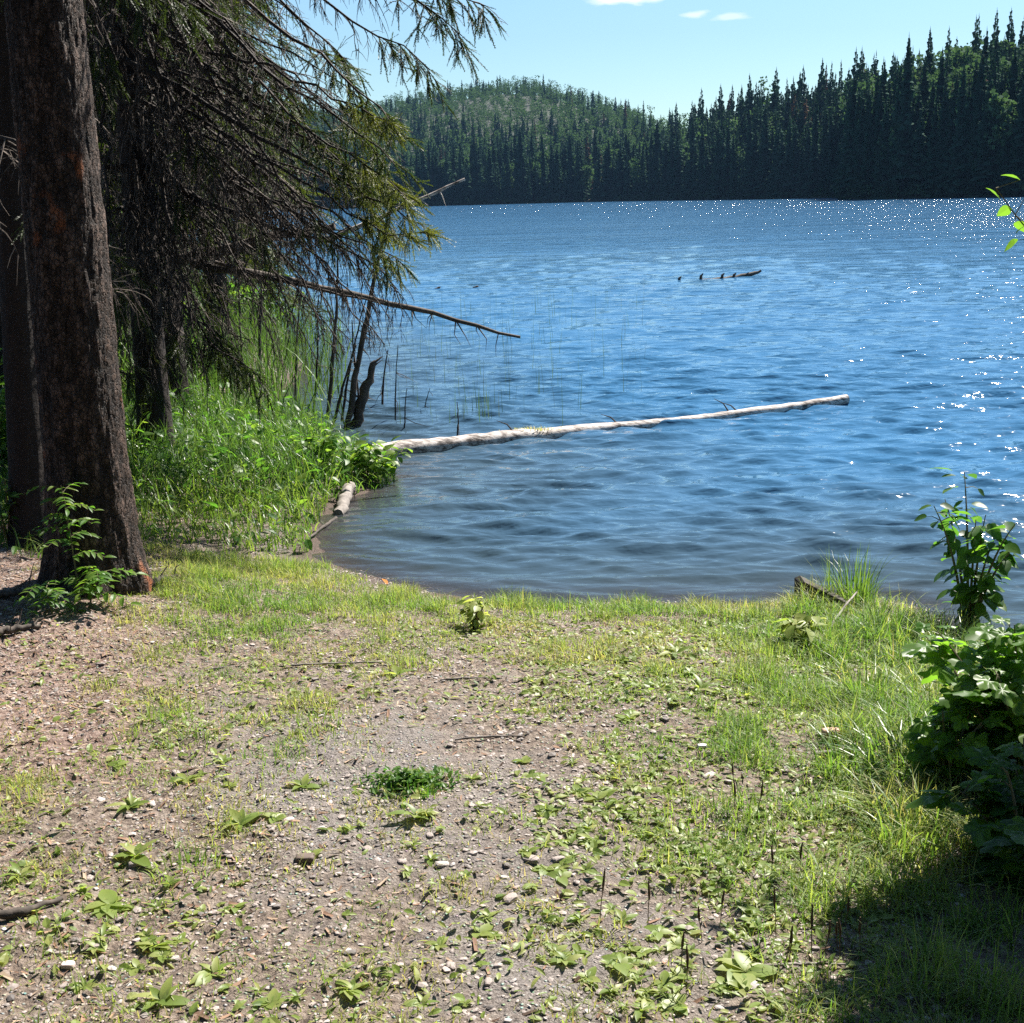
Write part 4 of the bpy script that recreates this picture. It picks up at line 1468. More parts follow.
# ------------------------------------------------------------------ dead wood in and over the water
def pole(name, lab, cat, pts, radii, mat='dark_wood', twigs=0, tw_len=0.3, tw_dir=(0, 0, -1), part='trunk', sides=8, group=None, splinter=False, tw_range=(0.3, 1.0)):
    pts = [np.asarray(p) for p in pts]
    t = thing(name, lab, cat, pts[0], group)
    o = pts[0]
    W = MB()
    n = 16
    P_ = bez([p - o for p in pts], n)
    P_[1:-1] += rng.normal(0, radii[0] * 0.18, (n - 2, 3))
    rad = np.interp(np.linspace(0, 1, n), np.linspace(0, 1, len(radii)), radii) * rng.uniform(0.88, 1.12, n)
    W.tube(P_, rad, sides, rng.uniform(0.35, 0.65, n))
    if splinter:
        d_ = P_[-1] - P_[-2]
        d_ /= np.linalg.norm(d_)
        for _ in range(5):
            q_ = P_[-1] + rng.normal(0, rad[-1] * 0.4, 3)
            W.tube([q_ - d_ * 0.03, q_ + d_ * rng.uniform(0.03, 0.09)], [rad[-1] * 0.35, 0.002], 4, 0.5)
    W.build(part, M[mat], t, True)
    if twigs:
        for k in range(twigs):
            u = tw_range[0] + (tw_range[1] - tw_range[0]) * (k + rng.uniform()) / twigs
            i = min(int(u * (n - 1)), n - 2)
            p = P_[i]
            d_ = np.array(tw_dir) + rng.normal(0, 0.35, 3)
            d_ /= np.linalg.norm(d_)
            l = tw_len * rng.uniform(0.4, 1.2)
            m1 = p + d_ * l * 0.5 + rng.normal(0, 0.02, 3)
            B_ = MB()
            B_.tube([p, m1, m1 + (d_ + rng.normal(0, 0.3, 3)) * l * 0.5], [rad[i] * 0.4 + 0.001, 0.0035, 0.001], 4, rng.uniform(0.3, 0.8), cap=False)
            B_.build('twig', M[mat], t)
    return t


W_ = lambda a, b: at_z(a, b, ZW)
# long pole that leans out low over the lake
pole('dead_tree', 'long thin dead tree leaning out low over the lake with short hanging twigs', 'dead tree', [at(190, 262, 9.4), at(350, 290, 9.6), at(520, 337, 9.9)], (0.034, 0.024, 0.010),
     'dark_wood', 24, 0.22, (0.15, 0, -1), tw_range=(0.2, 0.98))
pole('dead_branch', 'thin dead branch lying under the long leaning dead tree', 'branch', [at(215, 262, 9.2), at(300, 288, 9.3), at(385, 303, 9.4)], (0.014, 0.01, 0.005), 'twig', 14, 0.25, (0.2, 0, -1))
pole('dead_branch', 'thick bare dead branch reaching sideways above the leaning dead tree', 'branch', [at(170, 262, 9.9), at(240, 244, 9.8), at(335, 226, 9.7)], (0.045, 0.04, 0.02), 'dark_wood', 10, 0.3, (0.4, 0, -0.6))
pole('dead_branch', 'pale bleached branch tip pointing up over the water', 'branch', [at(330, 240, 10.4), at(400, 208, 10.5), at(465, 179, 10.6)], (0.020, 0.017, 0.009), 'pale_wood', 3, 0.14, (0.5, 0, -0.6), tw_range=(0.55, 0.95))
# upright dead sticks standing in the shallow water
sticks = [((342, 428), (388, 222), 0.022, 'slanting dead stick in the water, tallest beside the broken stump', 10),
          ((322, 418), (338, 250), 0.016, 'straight dead stick standing in the water left of the slanting tallest one', 8),
          ((258, 398), (264, 250), 0.016, 'bare upright stick at the shore nearest the lush grass', 8),
          ((294, 402), (302, 282), 0.012, 'thin bare stick second from the lush grass', 6),
          ((246, 402), (238, 262), 0.011, 'thin crooked stick at the edge of the reeds', 6),
          ((275, 395), (290, 330), 0.008, 'short thin stick between two bare upright sticks', 3),
          ((325, 425), (356, 345), 0.013, 'curved dead stick leaning right in front of the tallest one', 4),
          ((383, 405), (388, 350), 0.010, 'short dead stick in the water right of the broken stump', 3),
          ((405, 425), (407, 388), 0.006, 'tiny dead stick standing alone in the water left of the log tuft', 1),
          ((450, 437), (457, 402), 0.007, 'thin crooked twig rising beside the far side of the log', 2),
          ((424, 408), (430, 388), 0.005, 'small curved twig in open water before the reed clump', 2)]
sticks += [((232, 398), (226, 280), 0.009, 'thin upright stick furthest left at the reed edge', 5),
           ((310, 412), (318, 300), 0.009, 'thin stick just left of the straight dead stick', 6),
           ((366, 420), (352, 320), 0.010, 'thin crooked stick leaning left across the slanting tallest stick', 5),
           ((268, 396), (252, 330), 0.007, 'short thin stick leaning left at the shore', 3),
           ((338, 420), (366, 300), 0.010, 'long thin stick crossing behind the broken stump', 5),
           ((395, 418), (398, 345), 0.006, 'slender dead stick furthest right of the group in the water', 3)]
for (b_, t_, r_, lab, tw) in sticks:
    p0 = W_(*b_)
    p0 = p0 + np.array((0, 0, -0.25))
    p1 = at(t_[0], t_[1], p0[1] + rng.uniform(-0.4, 0.3))
    mid_ = (p0 + p1) / 2 + np.array((rng.uniform(-0.08, 0.08), 0, 0))
    pole('dead_stick', lab, 'stick', [p0, mid_, p1], (r_ * 1.5, r_ * 1.15, r_ * 0.5), 'dark_wood' if r_ > 0.01 else 'twig', tw, 0.28, (0.4, -0.1, -0.5), part='stem')
p0 = W_(350, 426) + np.array((0, 0, -0.2))
pole('tree_stump', 'thick dark broken stump slanting out of the water', 'stump', [p0, at(362, 392, p0[1]), at(376, 362, p0[1] + 0.05)], (0.06, 0.05, 0.028), 'dark_wood', 3, 0.14, (0.3, 0, -0.3), splinter=True)

# the pale floating log, one trunk that dips under in the middle
la, lb = W_(352, 459), W_(845, 402)
n = 60
u = np.linspace(0, 1, n)
P_ = la[None] + (lb - la)[None] * u[:, None]
P_[:, 1] += 0.05 * np.sin(u * 5)
up = np.interp(u, [0, .1, .25, .35, .5, .56, .66, .73, .85, 1], [.005, .016, .01, .0, -.006, -.010, -.012, .0, .012, .03])
P_[:, 2] = ZW + up + 0.012 * (fbm(u * 14, 0 * u, 0, 2, 4) - 0.5)
rad = np.interp(u, [0, .3, .6, 1], [.088, .074, .05, .046]) * rng.uniform(0.95, 1.06, n)
lg = thing('log', 'long bleached log floating in the shallows, awash in its middle', 'log', tuple(la))
W = MB()
W.tube(P_ - la, rad, 18, np.clip(0.5 + rng.normal(0, 0.05, n), 0, 1))
LV = W.V[0]
LV += (fbm(LV[:, 0] * 9, LV[:, 1] * 14, LV[:, 2] * 14, 3, 8)[:, None] - 0.5) * np.array((0.0, 0.012, 0.016))
W.build('trunk', M['pale_wood'], lg, True)
for uu, l in ((0.30, .12), (0.73, .16), (0.76, .10), (0.5, .1)):
    W = MB()
    p = P_[int(uu * 59)] - la + np.array((0, 0, rad[int(uu * 59)] * 0.8))
    W.tube([p, p + np.array((-0.05, 0.02, l * 0.5)), p + np.array((-0.14, 0.02, l * 0.8))], [0.008, 0.006, 0.002], 5, 0.3)
    W.build('twig', M['twig'], lg)
# moss and debris on the log
ms = MB()
c0 = P_[19] + np.array((0, 0, rad[19] - 0.01))
m = 160
blades(ms, c0[None] + rng.normal(0, 1, (m, 3)) * np.array((0.11, 0.03, 0.006)), rng.uniform(0.015, 0.05, m), rng.uniform(0.004, 0.008, m), rng.uniform(0.2, 1.2, m), rng.uniform(0, 6.28, m), rng.uniform(0, 0.5, m), 3)
tag(ms.build('moss_tuft', M['grass']), 'small dry yellow green tuft of moss growing on the pale log', 'moss')
# short bleached log at the foot of the bank
pole('log', 'short grey log end sticking out of the bank plants into the shallows', 'log', [on_ground(351, 492) + np.array((0, 0, .04)), on_ground(345, 503) + np.array((0, 0, .04)), W_(338, 515) + np.array((0, 0, .005))], (0.042, 0.042, 0.036), 'grey_wood')
pole('dead_branch', 'curved thin grey branch at the foot of the lush grass beside the short log', 'branch', [W_(336, 518), W_(322, 528) + np.array((0, 0, .01)), on_ground(306, 545) + np.array((0, 0, .02))], (0.012, 0.010, 0.006), 'dark_wood')
# dark driftwood far out
p0, p1 = W_(672, 281), W_(757, 276)
dr = pole('driftwood', 'dark half sunken driftwood with stubs far out on the lake', 'driftwood', [p0 + np.array((0, 0, -.06)), (p0 + p1) / 2 + np.array((0, 0, -.06)), p1 + np.array((-.25, 0, -.02)), p1 + np.array((.1, 0, .13))], (0.05, 0.05, 0.06, 0.03), 'dark_wood')
for f_, hh in ((0.08, .10), (0.33, .14), (0.58, .12), (0.72, .11), (0.87, .10)):
    W = MB()
    q0 = p0 + (p1 - p0) * f_ - np.array(dr.location)
    W.tube([q0 + np.array((0, 0, -.08)), q0 + np.array((0.01, 0, hh * .6)), q0 + np.array((0.06, 0, hh))], [0.045, 0.035, 0.012], 6, 0.5)
    W.build('stub', M['dark_wood'], dr)
for a_, b_, lab in ((475, 288, 'small dark snag breaking the water beyond the leaning tree'), (437, 289, 'tiny dark snag in the water left of the other snag')):
    p0 = W_(a_, b_)
    pole('snag', lab, 'snag', [p0 + np.array((-.06, 0, -.03)), p0 + np.array((0, 0, .02)), p0 + np.array((.08, 0, .04))], (0.03, 0.03, 0.015), 'dark_wood')

# thin rushes standing in the water
def rush_clump(name, lab, base, n_, spread, h0, h1, wd, kind=None):
    m_ = MB()
    P_ = np.stack((rng.normal(0, spread[0], n_), rng.normal(0, spread[1], n_), np.full(n_, -0.15)), -1) + np.asarray(base)
    blades(m_, P_, rng.uniform(h0, h1, n_) + 0.15, rng.uniform(wd * 0.7, wd * 1.3, n_), rng.uniform(0.0, 0.12, n_), rng.uniform(0, 6.28, n_), np.clip(rng.normal(0.35, 0.2, n_), 0, 1), 4)
    return tag(m_.build(name, M['reed']), lab, 'reeds', kind=kind)


rush_clump('rush_clump', 'clump of green rushes in open water behind the floating log', W_(482, 414), 34, (0.14, 0.2), 0.15, 0.42, 0.007)
rush_clump('rush_clump', 'small sparse rush clump left of the main rushes', W_(450, 420), 8, (0.12, 0.1), 0.1, 0.3, 0.006)
x, y = rng.uniform(-2.5, 3.0, 900), rng.uniform(11.5, 26, 900)
px, py = proj(np.stack((x, y, np.full_like(x, ZW)), -1))
k = (px > 385) & (px < 645) & (py > 300) & (py < 428) & (rng.uniform(size=900) < 0.33)
m = k.sum()
sm = MB()
blades(sm, np.stack((x[k], y[k], np.full(m, ZW - 0.1)), -1), rng.uniform(0.25, 0.75, m), rng.uniform(0.004, 0.006, m), rng.uniform(0, 0.15, m), rng.uniform(0, 6.28, m), np.clip(rng.normal(0.3, .15, m), 0, 1), 3)
tag(sm.build('reeds', M['reed']), 'scattered single rush stalks standing in the open water', 'reeds', kind='stuff')

# ------------------------------------------------------------------ right hand bank
b = on_ground(968, 632)
leafy_shrub('sapling', 'dark leaved poplar sapling standing alone before the water on the right', 'sapling', 0, 0, 0.74, 0.32, 200, 0.082, 'shrub', 0.5, base=tuple(b), stems=8, low=0.2)
b = on_ground(990, 800)
b1 = (b[0] + 0.12, b[1] + 0.1, gz1(b[0] + .12, b[1] + .1))
leafy_shrub('bush', 'broad leaved berry bush with large lobed leaves at the right edge', 'bush', 0, 0, 0.50, 0.36, 430, 0.105, 'shrub', 0.92, lobed=True, stems=12, base=b1, low=0.12)
b2 = (b[0] + 0.35, b[1] + 0.45, gz1(b[0] + .35, b[1] + .45))
leafy_shrub('bush', 'second berry bush further back at the right edge', 'bush', 0, 0, 0.30, 0.24, 170, 0.095, 'shrub', 0.9, lobed=True, stems=8, base=b2, low=0.15)
b3 = on_ground(985, 880)
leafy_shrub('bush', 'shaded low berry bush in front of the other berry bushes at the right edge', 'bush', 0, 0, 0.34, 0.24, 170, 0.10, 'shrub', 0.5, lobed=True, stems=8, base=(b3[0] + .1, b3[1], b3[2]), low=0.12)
b4 = on_ground(945, 790)
leafy_shrub('bush', 'small loose leafy bush at the left side of the large berry bush', 'bush', 0, 0, 0.30, 0.2, 90, 0.08, 'shrub', 0.95, lobed=True, stems=7, base=tuple(b4), low=0.3)
# young alder just right of the picture; one twig reaches into view and it shades the corner
ab = (2.56, 4.25, gz1(2.56, 4.25))
al = leafy_shrub('alder_tree', 'young leafy alder at the right edge with one twig reaching into view over the lake', 'tree', 0, 0, 4.3, 0.36, 12000, 0.10, 'shrub', 0.55, stems=14, base=ab, low=0.12)
tw, lf = MB(), MB()
A0 = np.array(ab)
t0_, t1_ = at(1090, 330, 4.1) - A0, at(996, 188, 3.9) - A0
Q = bez([np.array((0, 0, 1.2)), t0_, t1_], 12)
tw.tube(Q, np.linspace(0.006, 0.0015, 12), 5)
tl_ = [at(1000, 200, 3.9), at(1010, 208, 3.92), at(1016, 222, 3.95), at(1020, 180, 3.9), at(1018, 240, 4.0), at(1026, 196, 3.95), at(1028, 225, 3.95)]
for p in tl_:
    q_ = p - A0
    i = int(np.argmin(np.linalg.norm(Q - q_, axis=1)))
    tw.tube([Q[i], (Q[i] + q_) / 2, q_], [0.002, 0.0015, 0.001], 3, cap=False)
lf.inst(*LEAFB, rots(np.array((0.7, 0.2, -0.9, 0.9, 1.6, -1.2, 2.0)), np.array((0.9, -0.3, -0.4, 0.5, -0.5, 0.2, -0.2)), np.array((0.5, 1.0, -0.4, 0.3, .9, .3, .5)), 0.055), np.array(tl_) - A0, np.full(7, 0.85))
br = tw.build('branch', M['stem'], al)
lf.build('leaves', M['shrub'], br)

# tall grass on the right
x, y = rng.uniform(0.6, 3.4, 60000), rng.uniform(2.2, 6.6, 60000)
d = shore_dist(x, y)
z = gz(x, y, d)
px, py = proj(np.stack((x, y, z), -1))
band = in_poly_px(px, py, [(745, 612), (800, 604), (905, 606), (955, 632), (1100, 680), (1100, 900), (930, 900), (850, 830), (820, 760), (830, 700), (800, 660)])
k = (d > 0.03) & band & (rng.uniform(size=len(x)) < 0.25 * np.clip(0.2 + (px - 740) / 160, 0.2, 1))
x, y, z, px = x[k], y[k], z[k], px[k]
m = len(x)
tg_ = MB()
blades(tg_, np.stack((x, y, z - 0.01), -1), rng.uniform(0.04, 0.19, m) * np.clip(0.35 + (px - 780) / 220, 0.35, 1.05), rng.uniform(0.003, 0.006, m), rng.uniform(0.2, 1.3, m), rng.uniform(0, 6.28, m), np.clip(rng.normal(0.55, 0.28, m), 0, 1), 5)
tag(tg_.build('grass', M['grass']), 'taller tangled grass on the right bank below the berry bush', 'grass', kind='stuff')
print('right grass', m)


def tussock(lab, base, n_, h0, h1, spread, wd=0.006, mat='lush', t=0.5, lean=(0.1, 0.9), cat='grass', name='grass_tussock', group=None):
    m_ = MB()
    a = rng.uniform(0, 6.28, n_)
    rr_ = spread * np.sqrt(rng.uniform(0, 1, n_))
    P_ = np.stack((rr_ * np.cos(a), rr_ * np.sin(a), np.full(n_, -0.01)), -1)
    blades(m_, P_, rng.uniform(h0, h1, n_), rng.uniform(0.6, 1.2, n_) * wd, rng.uniform(*lean, n_), a + rng.normal(0, 0.8, n_), np.clip(rng.normal(t, .2, n_), 0, 1), 5)
    o = m_.build(name, M[mat])
    o.location = base
    return tag(o, lab, cat, group)


tussock('tall grass tussock with seed heads at the water edge on the right', on_ground(850, 604), 170, 0.12, 0.36, 0.12, 0.006, 'lush', 0.6, (0.05, 0.7))
tussock('drooping grass tussock in front of the berry bush', on_ground(905, 775), 130, 0.12, 0.30, 0.12, 0.006, 'lush', 0.6, (0.3, 1.3))
for a_, b_, lab in ((930, 715, 'grass tussock arching in front of the upper leaves of the berry bush'), (872, 700, 'loose grass tussock left of the berry bush'), (905, 845, 'half shaded grass tussock at the edge of the dark corner'), (945, 655, 'grass tussock below the poplar sapling'), (845, 775, 'low grass tussock beside the curved fallen stick'), (885, 640, 'grass tussock between the driftwood and the poplar sapling')):
    tussock(lab, on_ground(a_, b_), 90, 0.08, 0.24, 0.10, 0.006, 'lush', 0.75, (0.2, 1.2))
tussock('bright star shaped grass tuft at the edge of the shade below the berry bush', on_ground(878, 812), 26, 0.10, 0.2, 0.03, 0.008, 'lush', 1.0, (0.6, 1.3))
tussock('fresh green grass tuft in the middle left of the clearing', on_ground(320, 722), 110, 0.02, 0.055, 0.09, 0.004, 'grass', 0.8)
tussock('bushy grass tuft at the foot of the lush bank', on_ground(310, 600), 90, 0.03, 0.09, 0.10, 0.005, 'grass', 0.7)
tussock('grass tuft beside the pale leaved weed at the left bottom', on_ground(185, 868), 120, 0.02, 0.06, 0.09, 0.004, 'grass', 0.8)

# driftwood chunk, curved stick, twigs
q0, q1 = on_ground(797, 600) + np.array((0, 0, .03)), on_ground(850, 610) + np.array((0, 0, .015))
W = MB()
dv = (q1 - q0)
V_ = []
for f_, hb, ht, dp in ((0, -.02, .085, .07), (.12, -.02, .10, .07), (.5, -.02, .07, .06), (.8, -.02, .045, .05), (1.06, -.02, .012, .03)):
    c_ = q0 + dv * f_
    for (dy, zz) in ((-.5, hb), (-.45, ht), (.45, ht * .92), (.5, hb)):
        V_.append(c_ + np.array((0, dy * dp * 2, zz)) + rng.normal(0, .004, 3) - q0)
F_ = [(i * 4 + j, i * 4 + (j + 1) % 4, i * 4 + 4 + (j + 1) % 4, i * 4 + 4 + j) for i in range(4) for j in range(4)] + [(3, 2, 1, 0), (16, 17, 18, 19)]
W.add(V_, F_, 0.4)
o = W.build('driftwood', M['dark_wood'])
o.location = q0
tag(o, 'dark angular piece of driftwood lying in the grass at the right water edge', 'driftwood')
pole('dead_stick', 'curved fallen stick on the grass beside the pinkish rock', 'stick', [on_ground(815, 758) + np.array((0, 0, .015)), on_ground(893, 752) + np.array((0, 0, .02)), on_ground(890, 718) + np.array((0, 0, .02)), on_ground(845, 712) + np.array((0, 0, .03))], (0.009, 0.009, 0.006), 'grey_wood', 0, part='stem')
pole('dead_stick', 'bleached stick at the right edge by the water above the berry bush', 'stick', [on_ground(985, 652) + np.array((0, 0, .05)), on_ground(1010, 648) + np.array((0, 0, .06)), on_ground(1045, 646) + np.array((0, 0, .05))], (0.008, 0.007, 0.005), 'grey_wood', 0, part='stem')
pole('dead_stick', 'straight pale dry stem leaning in the right bank grass', 'stick', [on_ground(822, 640) + np.array((0, 0, .0)), on_ground(838, 625) + np.array((0, 0, .06)), on_ground(856, 612) + np.array((0, 0, .10))], (0.006, 0.005, 0.004), 'grey_wood', 0, part='stem')
pole('dead_stick', 'dark root like stick at the left edge of the clearing', 'stick', [on_ground(-30, 925) + np.array((0, 0, .01)), on_ground(25, 920) + np.array((0, 0, .015)), on_ground(62, 903) + np.array((0, 0, .012))], (0.012, 0.011, 0.006), 'dark_wood', 0, part='stem')
for a_, b_, c_, d_, lab in ((290, 667, 395, 664, 'thin twig lying left of the middle of the clearing'), (455, 742, 520, 738, 'thin pale twig lying near the clearing centre'), (205, 672, 245, 668, 'short twig lying below the thick trunk'),
                            (760, 970, 850, 968, 'pale twig lying beside the brown seed stalks'), (520, 953, 545, 943, 'short pale twig at the bottom of the clearing'), (440, 682, 490, 680, 'thin twig lying above the centre of the clearing')):
    q0, q1 = on_ground(a_, b_), on_ground(c_, d_)
    pole('twig', lab, 'twig', [q0 + np.array((0, 0, .008)), (q0 + q1) / 2 + np.array((0, 0.01, .012)), q1 + np.array((0, 0, .008))], (0.004, 0.004, 0.002), 'grey_wood', 0, part='stem', sides=5)
# roots and bark heap at the foot of the trunk
for k, (a_, b_, c_, d_, lab) in enumerate(((145, 590, 178, 578, 'short dead root at the right foot of the thick trunk'), (-10, 640, 40, 628, 'fallen branch in the needle litter left of the thick trunk'), (-10, 600, 35, 596, 'shaded fallen branch behind the needle litter at the left edge'))):
    q0, q1 = on_ground(a_, b_), on_ground(c_, d_)
    pole('dead_branch', lab, 'branch', [q0 + np.array((0, 0, .02)), (q0 + q1) / 2 + np.array((0, 0.0, .03)), q1 + np.array((0, 0, .01))], (0.018, 0.015, 0.008), 'dark_wood', 3, 0.1, (0.5, 0.2, 0.3))


# ------------------------------------------------------------------ weeds, clover, stalks
def rosette(n_, L, lift, tmpl, droop=0.2):
    m_ = MB()
    a = np.arange(n_) * 2.4 + rng.uniform(-.3, .3, n_)
    sz = L * rng.uniform(0.55, 1.15, n_)
    m_.inst(*tmpl, rots(a, rng.uniform(lift * 0.4, lift, n_), rng.uniform(-.4, .4, n_), sz), np.zeros((n_, 3)) + np.stack((np.cos(a), np.sin(a), 0.2 * np.ones(n_)), -1) * 0.006, np.clip(rng.normal(0.55, .25, n_), 0, 1))
    return m_.build('weed', M['weed'], link=False, smooth=True).data


ROS = [rosette(9, 0.055, 0.5, LEAFB), rosette(7, 0.07, 0.8, LEAF), rosette(11, 0.05, 0.6, LEAF), rosette(6, 0.06, 0.3, LEAFB), rosette(8, 0.075, 0.9, LEAFN), rosette(5, 0.05, 0.7, LEAFB)]


def weed(base, v, s_, lab, group=None):
    o = bpy.data.objects.new('weed', ROS[v])
    C.objects.link(o)
    o.location = base
    o.rotation_euler = (rng.uniform(-.15, .15), rng.uniform(-.15, .15), rng.uniform(0, 6.28))
    o.scale = (s_,) * 3
    return tag(o, lab, 'weed', group)


herow = [(397, 676, 1, 1.2, 'pale upright weed left of the middle of the clearing'),
         (240, 826, 1, 1.1, 'pointed leaved weed in the gravel above the bottom left tuft'), (135, 858, 1, 1.2, 'largest broad leaved weed at the lower left of the clearing'),
         (20, 878, 4, 1.0, 'long leaved weed at the left edge of the clearing'), (108, 906, 3, 1.1, 'dark green flat weed below the largest broad leaved weed'),
         (155, 948, 2, 1.0, 'small rosette next to a pink pebble at the bottom left'), (212, 975, 2, 1.0, 'spread out weed near the bottom left of the clearing'),
         (160, 1003, 1, 1.0, 'weed with one upright leaf at the bottom edge'), (480, 935, 5, 0.85, 'flat weed on a small earth clod at the bottom centre'),
         (415, 818, 1, 1.1, 'leafy weed growing just below the clover patch'), (350, 992, 2, 1.0, 'pale weed at the bottom edge left of centre'),
         (185, 782, 2, 0.9, 'small weed on a dark earth clod at the left'), (130, 808, 4, 1.0, 'weed with upright pale leaves above the largest broad leaved weed'),
         (302, 788, 1, 0.9, 'small weed at the upper left of the bare gravel'), (598, 800, 5, 0.85, 'pale spreading weed right of the clover patch'),
         (745, 975, 0, 1.35, 'large grey green weed beside the brown seed stalks'), (620, 965, 3, 0.9, 'flat broad weed at the bottom right of the gravel'),
         (775, 632, 3, 1.6, 'flat bright weed left of the yellow green broad leaved weed'),
         (675, 655, 4, 1.3, 'tall leaved weed right of centre near the water grass'), (700, 690, 4, 1.2, 'pointed weed in the grass right of centre')]
for (a_, b_, v, s_, lab) in herow:
    weed(on_ground(a_, b_) + np.array((0, 0, .003)), v, s_, lab)
leafy_shrub('weed', 'bright bushy weed standing alone at the grass edge before the water', 'weed', 0, 0, 0.14, 0.11, 60, 0.05, 'weed', 0.85, base=tuple(on_ground(475, 630)), stems=6, low=0.3)
leafy_shrub('weed', 'bright yellow green broad leaved weed below the dark driftwood', 'weed', 0, 0, 0.13, 0.14, 60, 0.07, 'weed', 0.8, base=tuple(on_ground(800, 640)), stems=5, low=0.3)
cnt = 0
spots = []
while cnt < 270:
    a_, b_ = rng.uniform(540, 900), rng.uniform(640, 1015)
    if rng.uniform() < 0.22:
        a_ = rng.uniform(0, 540)
        b_ = rng.uniform(760, 1015)
    if a_ > 780 and b_ > 900 - (a_ - 780) * .3:
        continue
    if float(fbm(np.array([a_ / 70]), np.array([b_ / 45]), 0, 3, 401)[0]) < 0.5 + 0.08 * rng.normal():
        continue
    spots.append((a_, b_))
    cnt += 1
for (a_, b_) in spots:
    right = a_ > 540
    weed(on_ground(a_, b_) + np.array((0, 0, .002)), int(rng.integers(6)), rng.uniform(0.3, 0.7), 'small low weed scattered over the right half of the clearing' if right else 'small low weed scattered over the lower left of the clearing',
         'small weeds right' if right else 'small weeds left')

# creeping small leaved ground cover
x, y = scatter_ground(120000)
gv, px, py = grassness(x, y)
pt = fbm(x * 3.3, y * 3.3, 0, 4, 301)
k = (shore_dist(x, y) > 0.15) & (px > -40) & (px < 960) & (py < 1060) & (rng.uniform(size=len(x)) < np.clip((gv - 0.12) * 1.1 + (pt - 0.5) * 2.4, 0, 1) * np.where(px > 520, 0.8, 0.3) * (py > 620))
x, y = x[k], y[k]
m = len(x)
gc = MB()
for v, T_ in enumerate((LEAF, LEAFB, LEAFN)):
    q = np.arange(m) % 3 == v
    c = q.sum()
    gc.inst(*T_, rots(rng.uniform(0, 6.28, c), rng.uniform(-0.1, 0.75, c), rng.uniform(-.6, .6, c), rng.uniform(0.012, 0.036, c)), np.stack((x[q], y[q], gz(x[q], y[q]) + rng.uniform(0.002, 0.012, c)), -1), np.clip(rng.normal(0.6, .25, c), 0, 1))
tag(gc.build('ground_cover', M['weed']), 'low yellow green creeping leaves spread through the turf', 'ground cover', kind='stuff')
print('cover', m)

# clover patch
cp = on_ground(412, 788)
cl = MB()
m = 620
r_ = np.abs(rng.normal(0, 0.55, m))
a = rng.uniform(0, 6.28, m)
cx_, cy_ = cp[0] + r_ * np.cos(a) * 0.14 * (1 + .2 * np.sin(3 * a)), cp[1] + r_ * np.sin(a) * 0.10 * (1 + .2 * np.sin(3 * a))
cl.inst(*leaf_simple(0.6, 4, 0.1, 0.2), rots(rng.uniform(0, 6.28, m), rng.uniform(-.2, 0.9, m), rng.uniform(-.3, .3, m), rng.uniform(0.014, 0.026, m)), np.stack((cx_, cy_, gz(cx_, cy_) + rng.uniform(0.004, 0.05, m) * np.clip(1.15 - r_, 0.1, 1)), -1), np.clip(rng.normal(0.55, 0.25, m), 0, 1))
blades(cl, np.stack((cx_, cy_, gz(cx_, cy_)), -1)[:260], rng.uniform(0.02, 0.06, 260), rng.uniform(0.002, 0.004, 260), rng.uniform(0.1, 0.9, 260), rng.uniform(0, 6.28, 260), rng.uniform(0.3, 1, 260), 3)
tag(cl.build('clover_patch', M['herb']), 'dense dark green clover patch on the bare gravel', 'clover')

# brown seed stalks
sk = MB()
sk.tube([(0, 0, 0), (0.004, 0, 0.05), (0.006, 0.002, 0.075)], [0.0012, 0.0012, 0.0012], 4, 0.6)
sk.tube([(0.006, 0.002, 0.072), (0.007, 0.002, 0.09), (0.006, 0.002, 0.125)], [0.002, 0.0034, 0.0015], 6, 0.1)
skm = sk.build('seed_stalk', M['stalk'], link=False).data
for k, (a_, b_) in enumerate([(785, 965), (776, 940), (789, 962), (812, 962), (824, 955), (838, 950), (845, 930), (861, 955), (840, 958), (772, 880), (756, 820), (735, 815), (720, 925), (702, 942), (680, 975), (686, 1000), (800, 880), (648, 925), (600, 920), (735, 790)]):
    o = bpy.data.objects.new('seed_stalk', skm)
    C.objects.link(o)
    o.location = on_ground(a_, b_)
    o.rotation_euler = (rng.uniform(-.15, .15), rng.uniform(-.15, .15), rng.uniform(0, 6.28))
    o.scale = (1, 1, rng.uniform(0.6, 1.1))
    tag(o, 'brown upright plantain seed stalk in the right foreground', 'seed stalk', 'plantain seed stalks')


# ------------------------------------------------------------------ stones, gravel, litter
def ico(sub):
    import bmesh
    b_ = bmesh.new()
    bmesh.ops.create_icosphere(b_, subdivisions=sub, radius=1)
    V = np.array([v.co[:] for v in b_.verts])
    F = np.array([[v.index for v in f.verts] for f in b_.faces])
    b_.free()
    return V, F


def stone_shape(sub, seed):
    V, F = ico(sub)
    f = fbm(V[:, 0] * 1.3 + seed, V[:, 1] * 1.3, V[:, 2] * 1.3, 3, seed)
    V = V * (0.7 + 0.6 * f)[:, None] * np.array((1, rng.uniform(.6, .95), rng.uniform(.3, .55)))
    q_ = 0.55 + 0.25 * np.abs(np.sin(seed * 1.7))
    V = np.clip(V, -np.array((q_, q_ * 0.8, 0.3)), np.array((q_ * 1.1, q_ * 0.85, 0.36)))
    return V, F


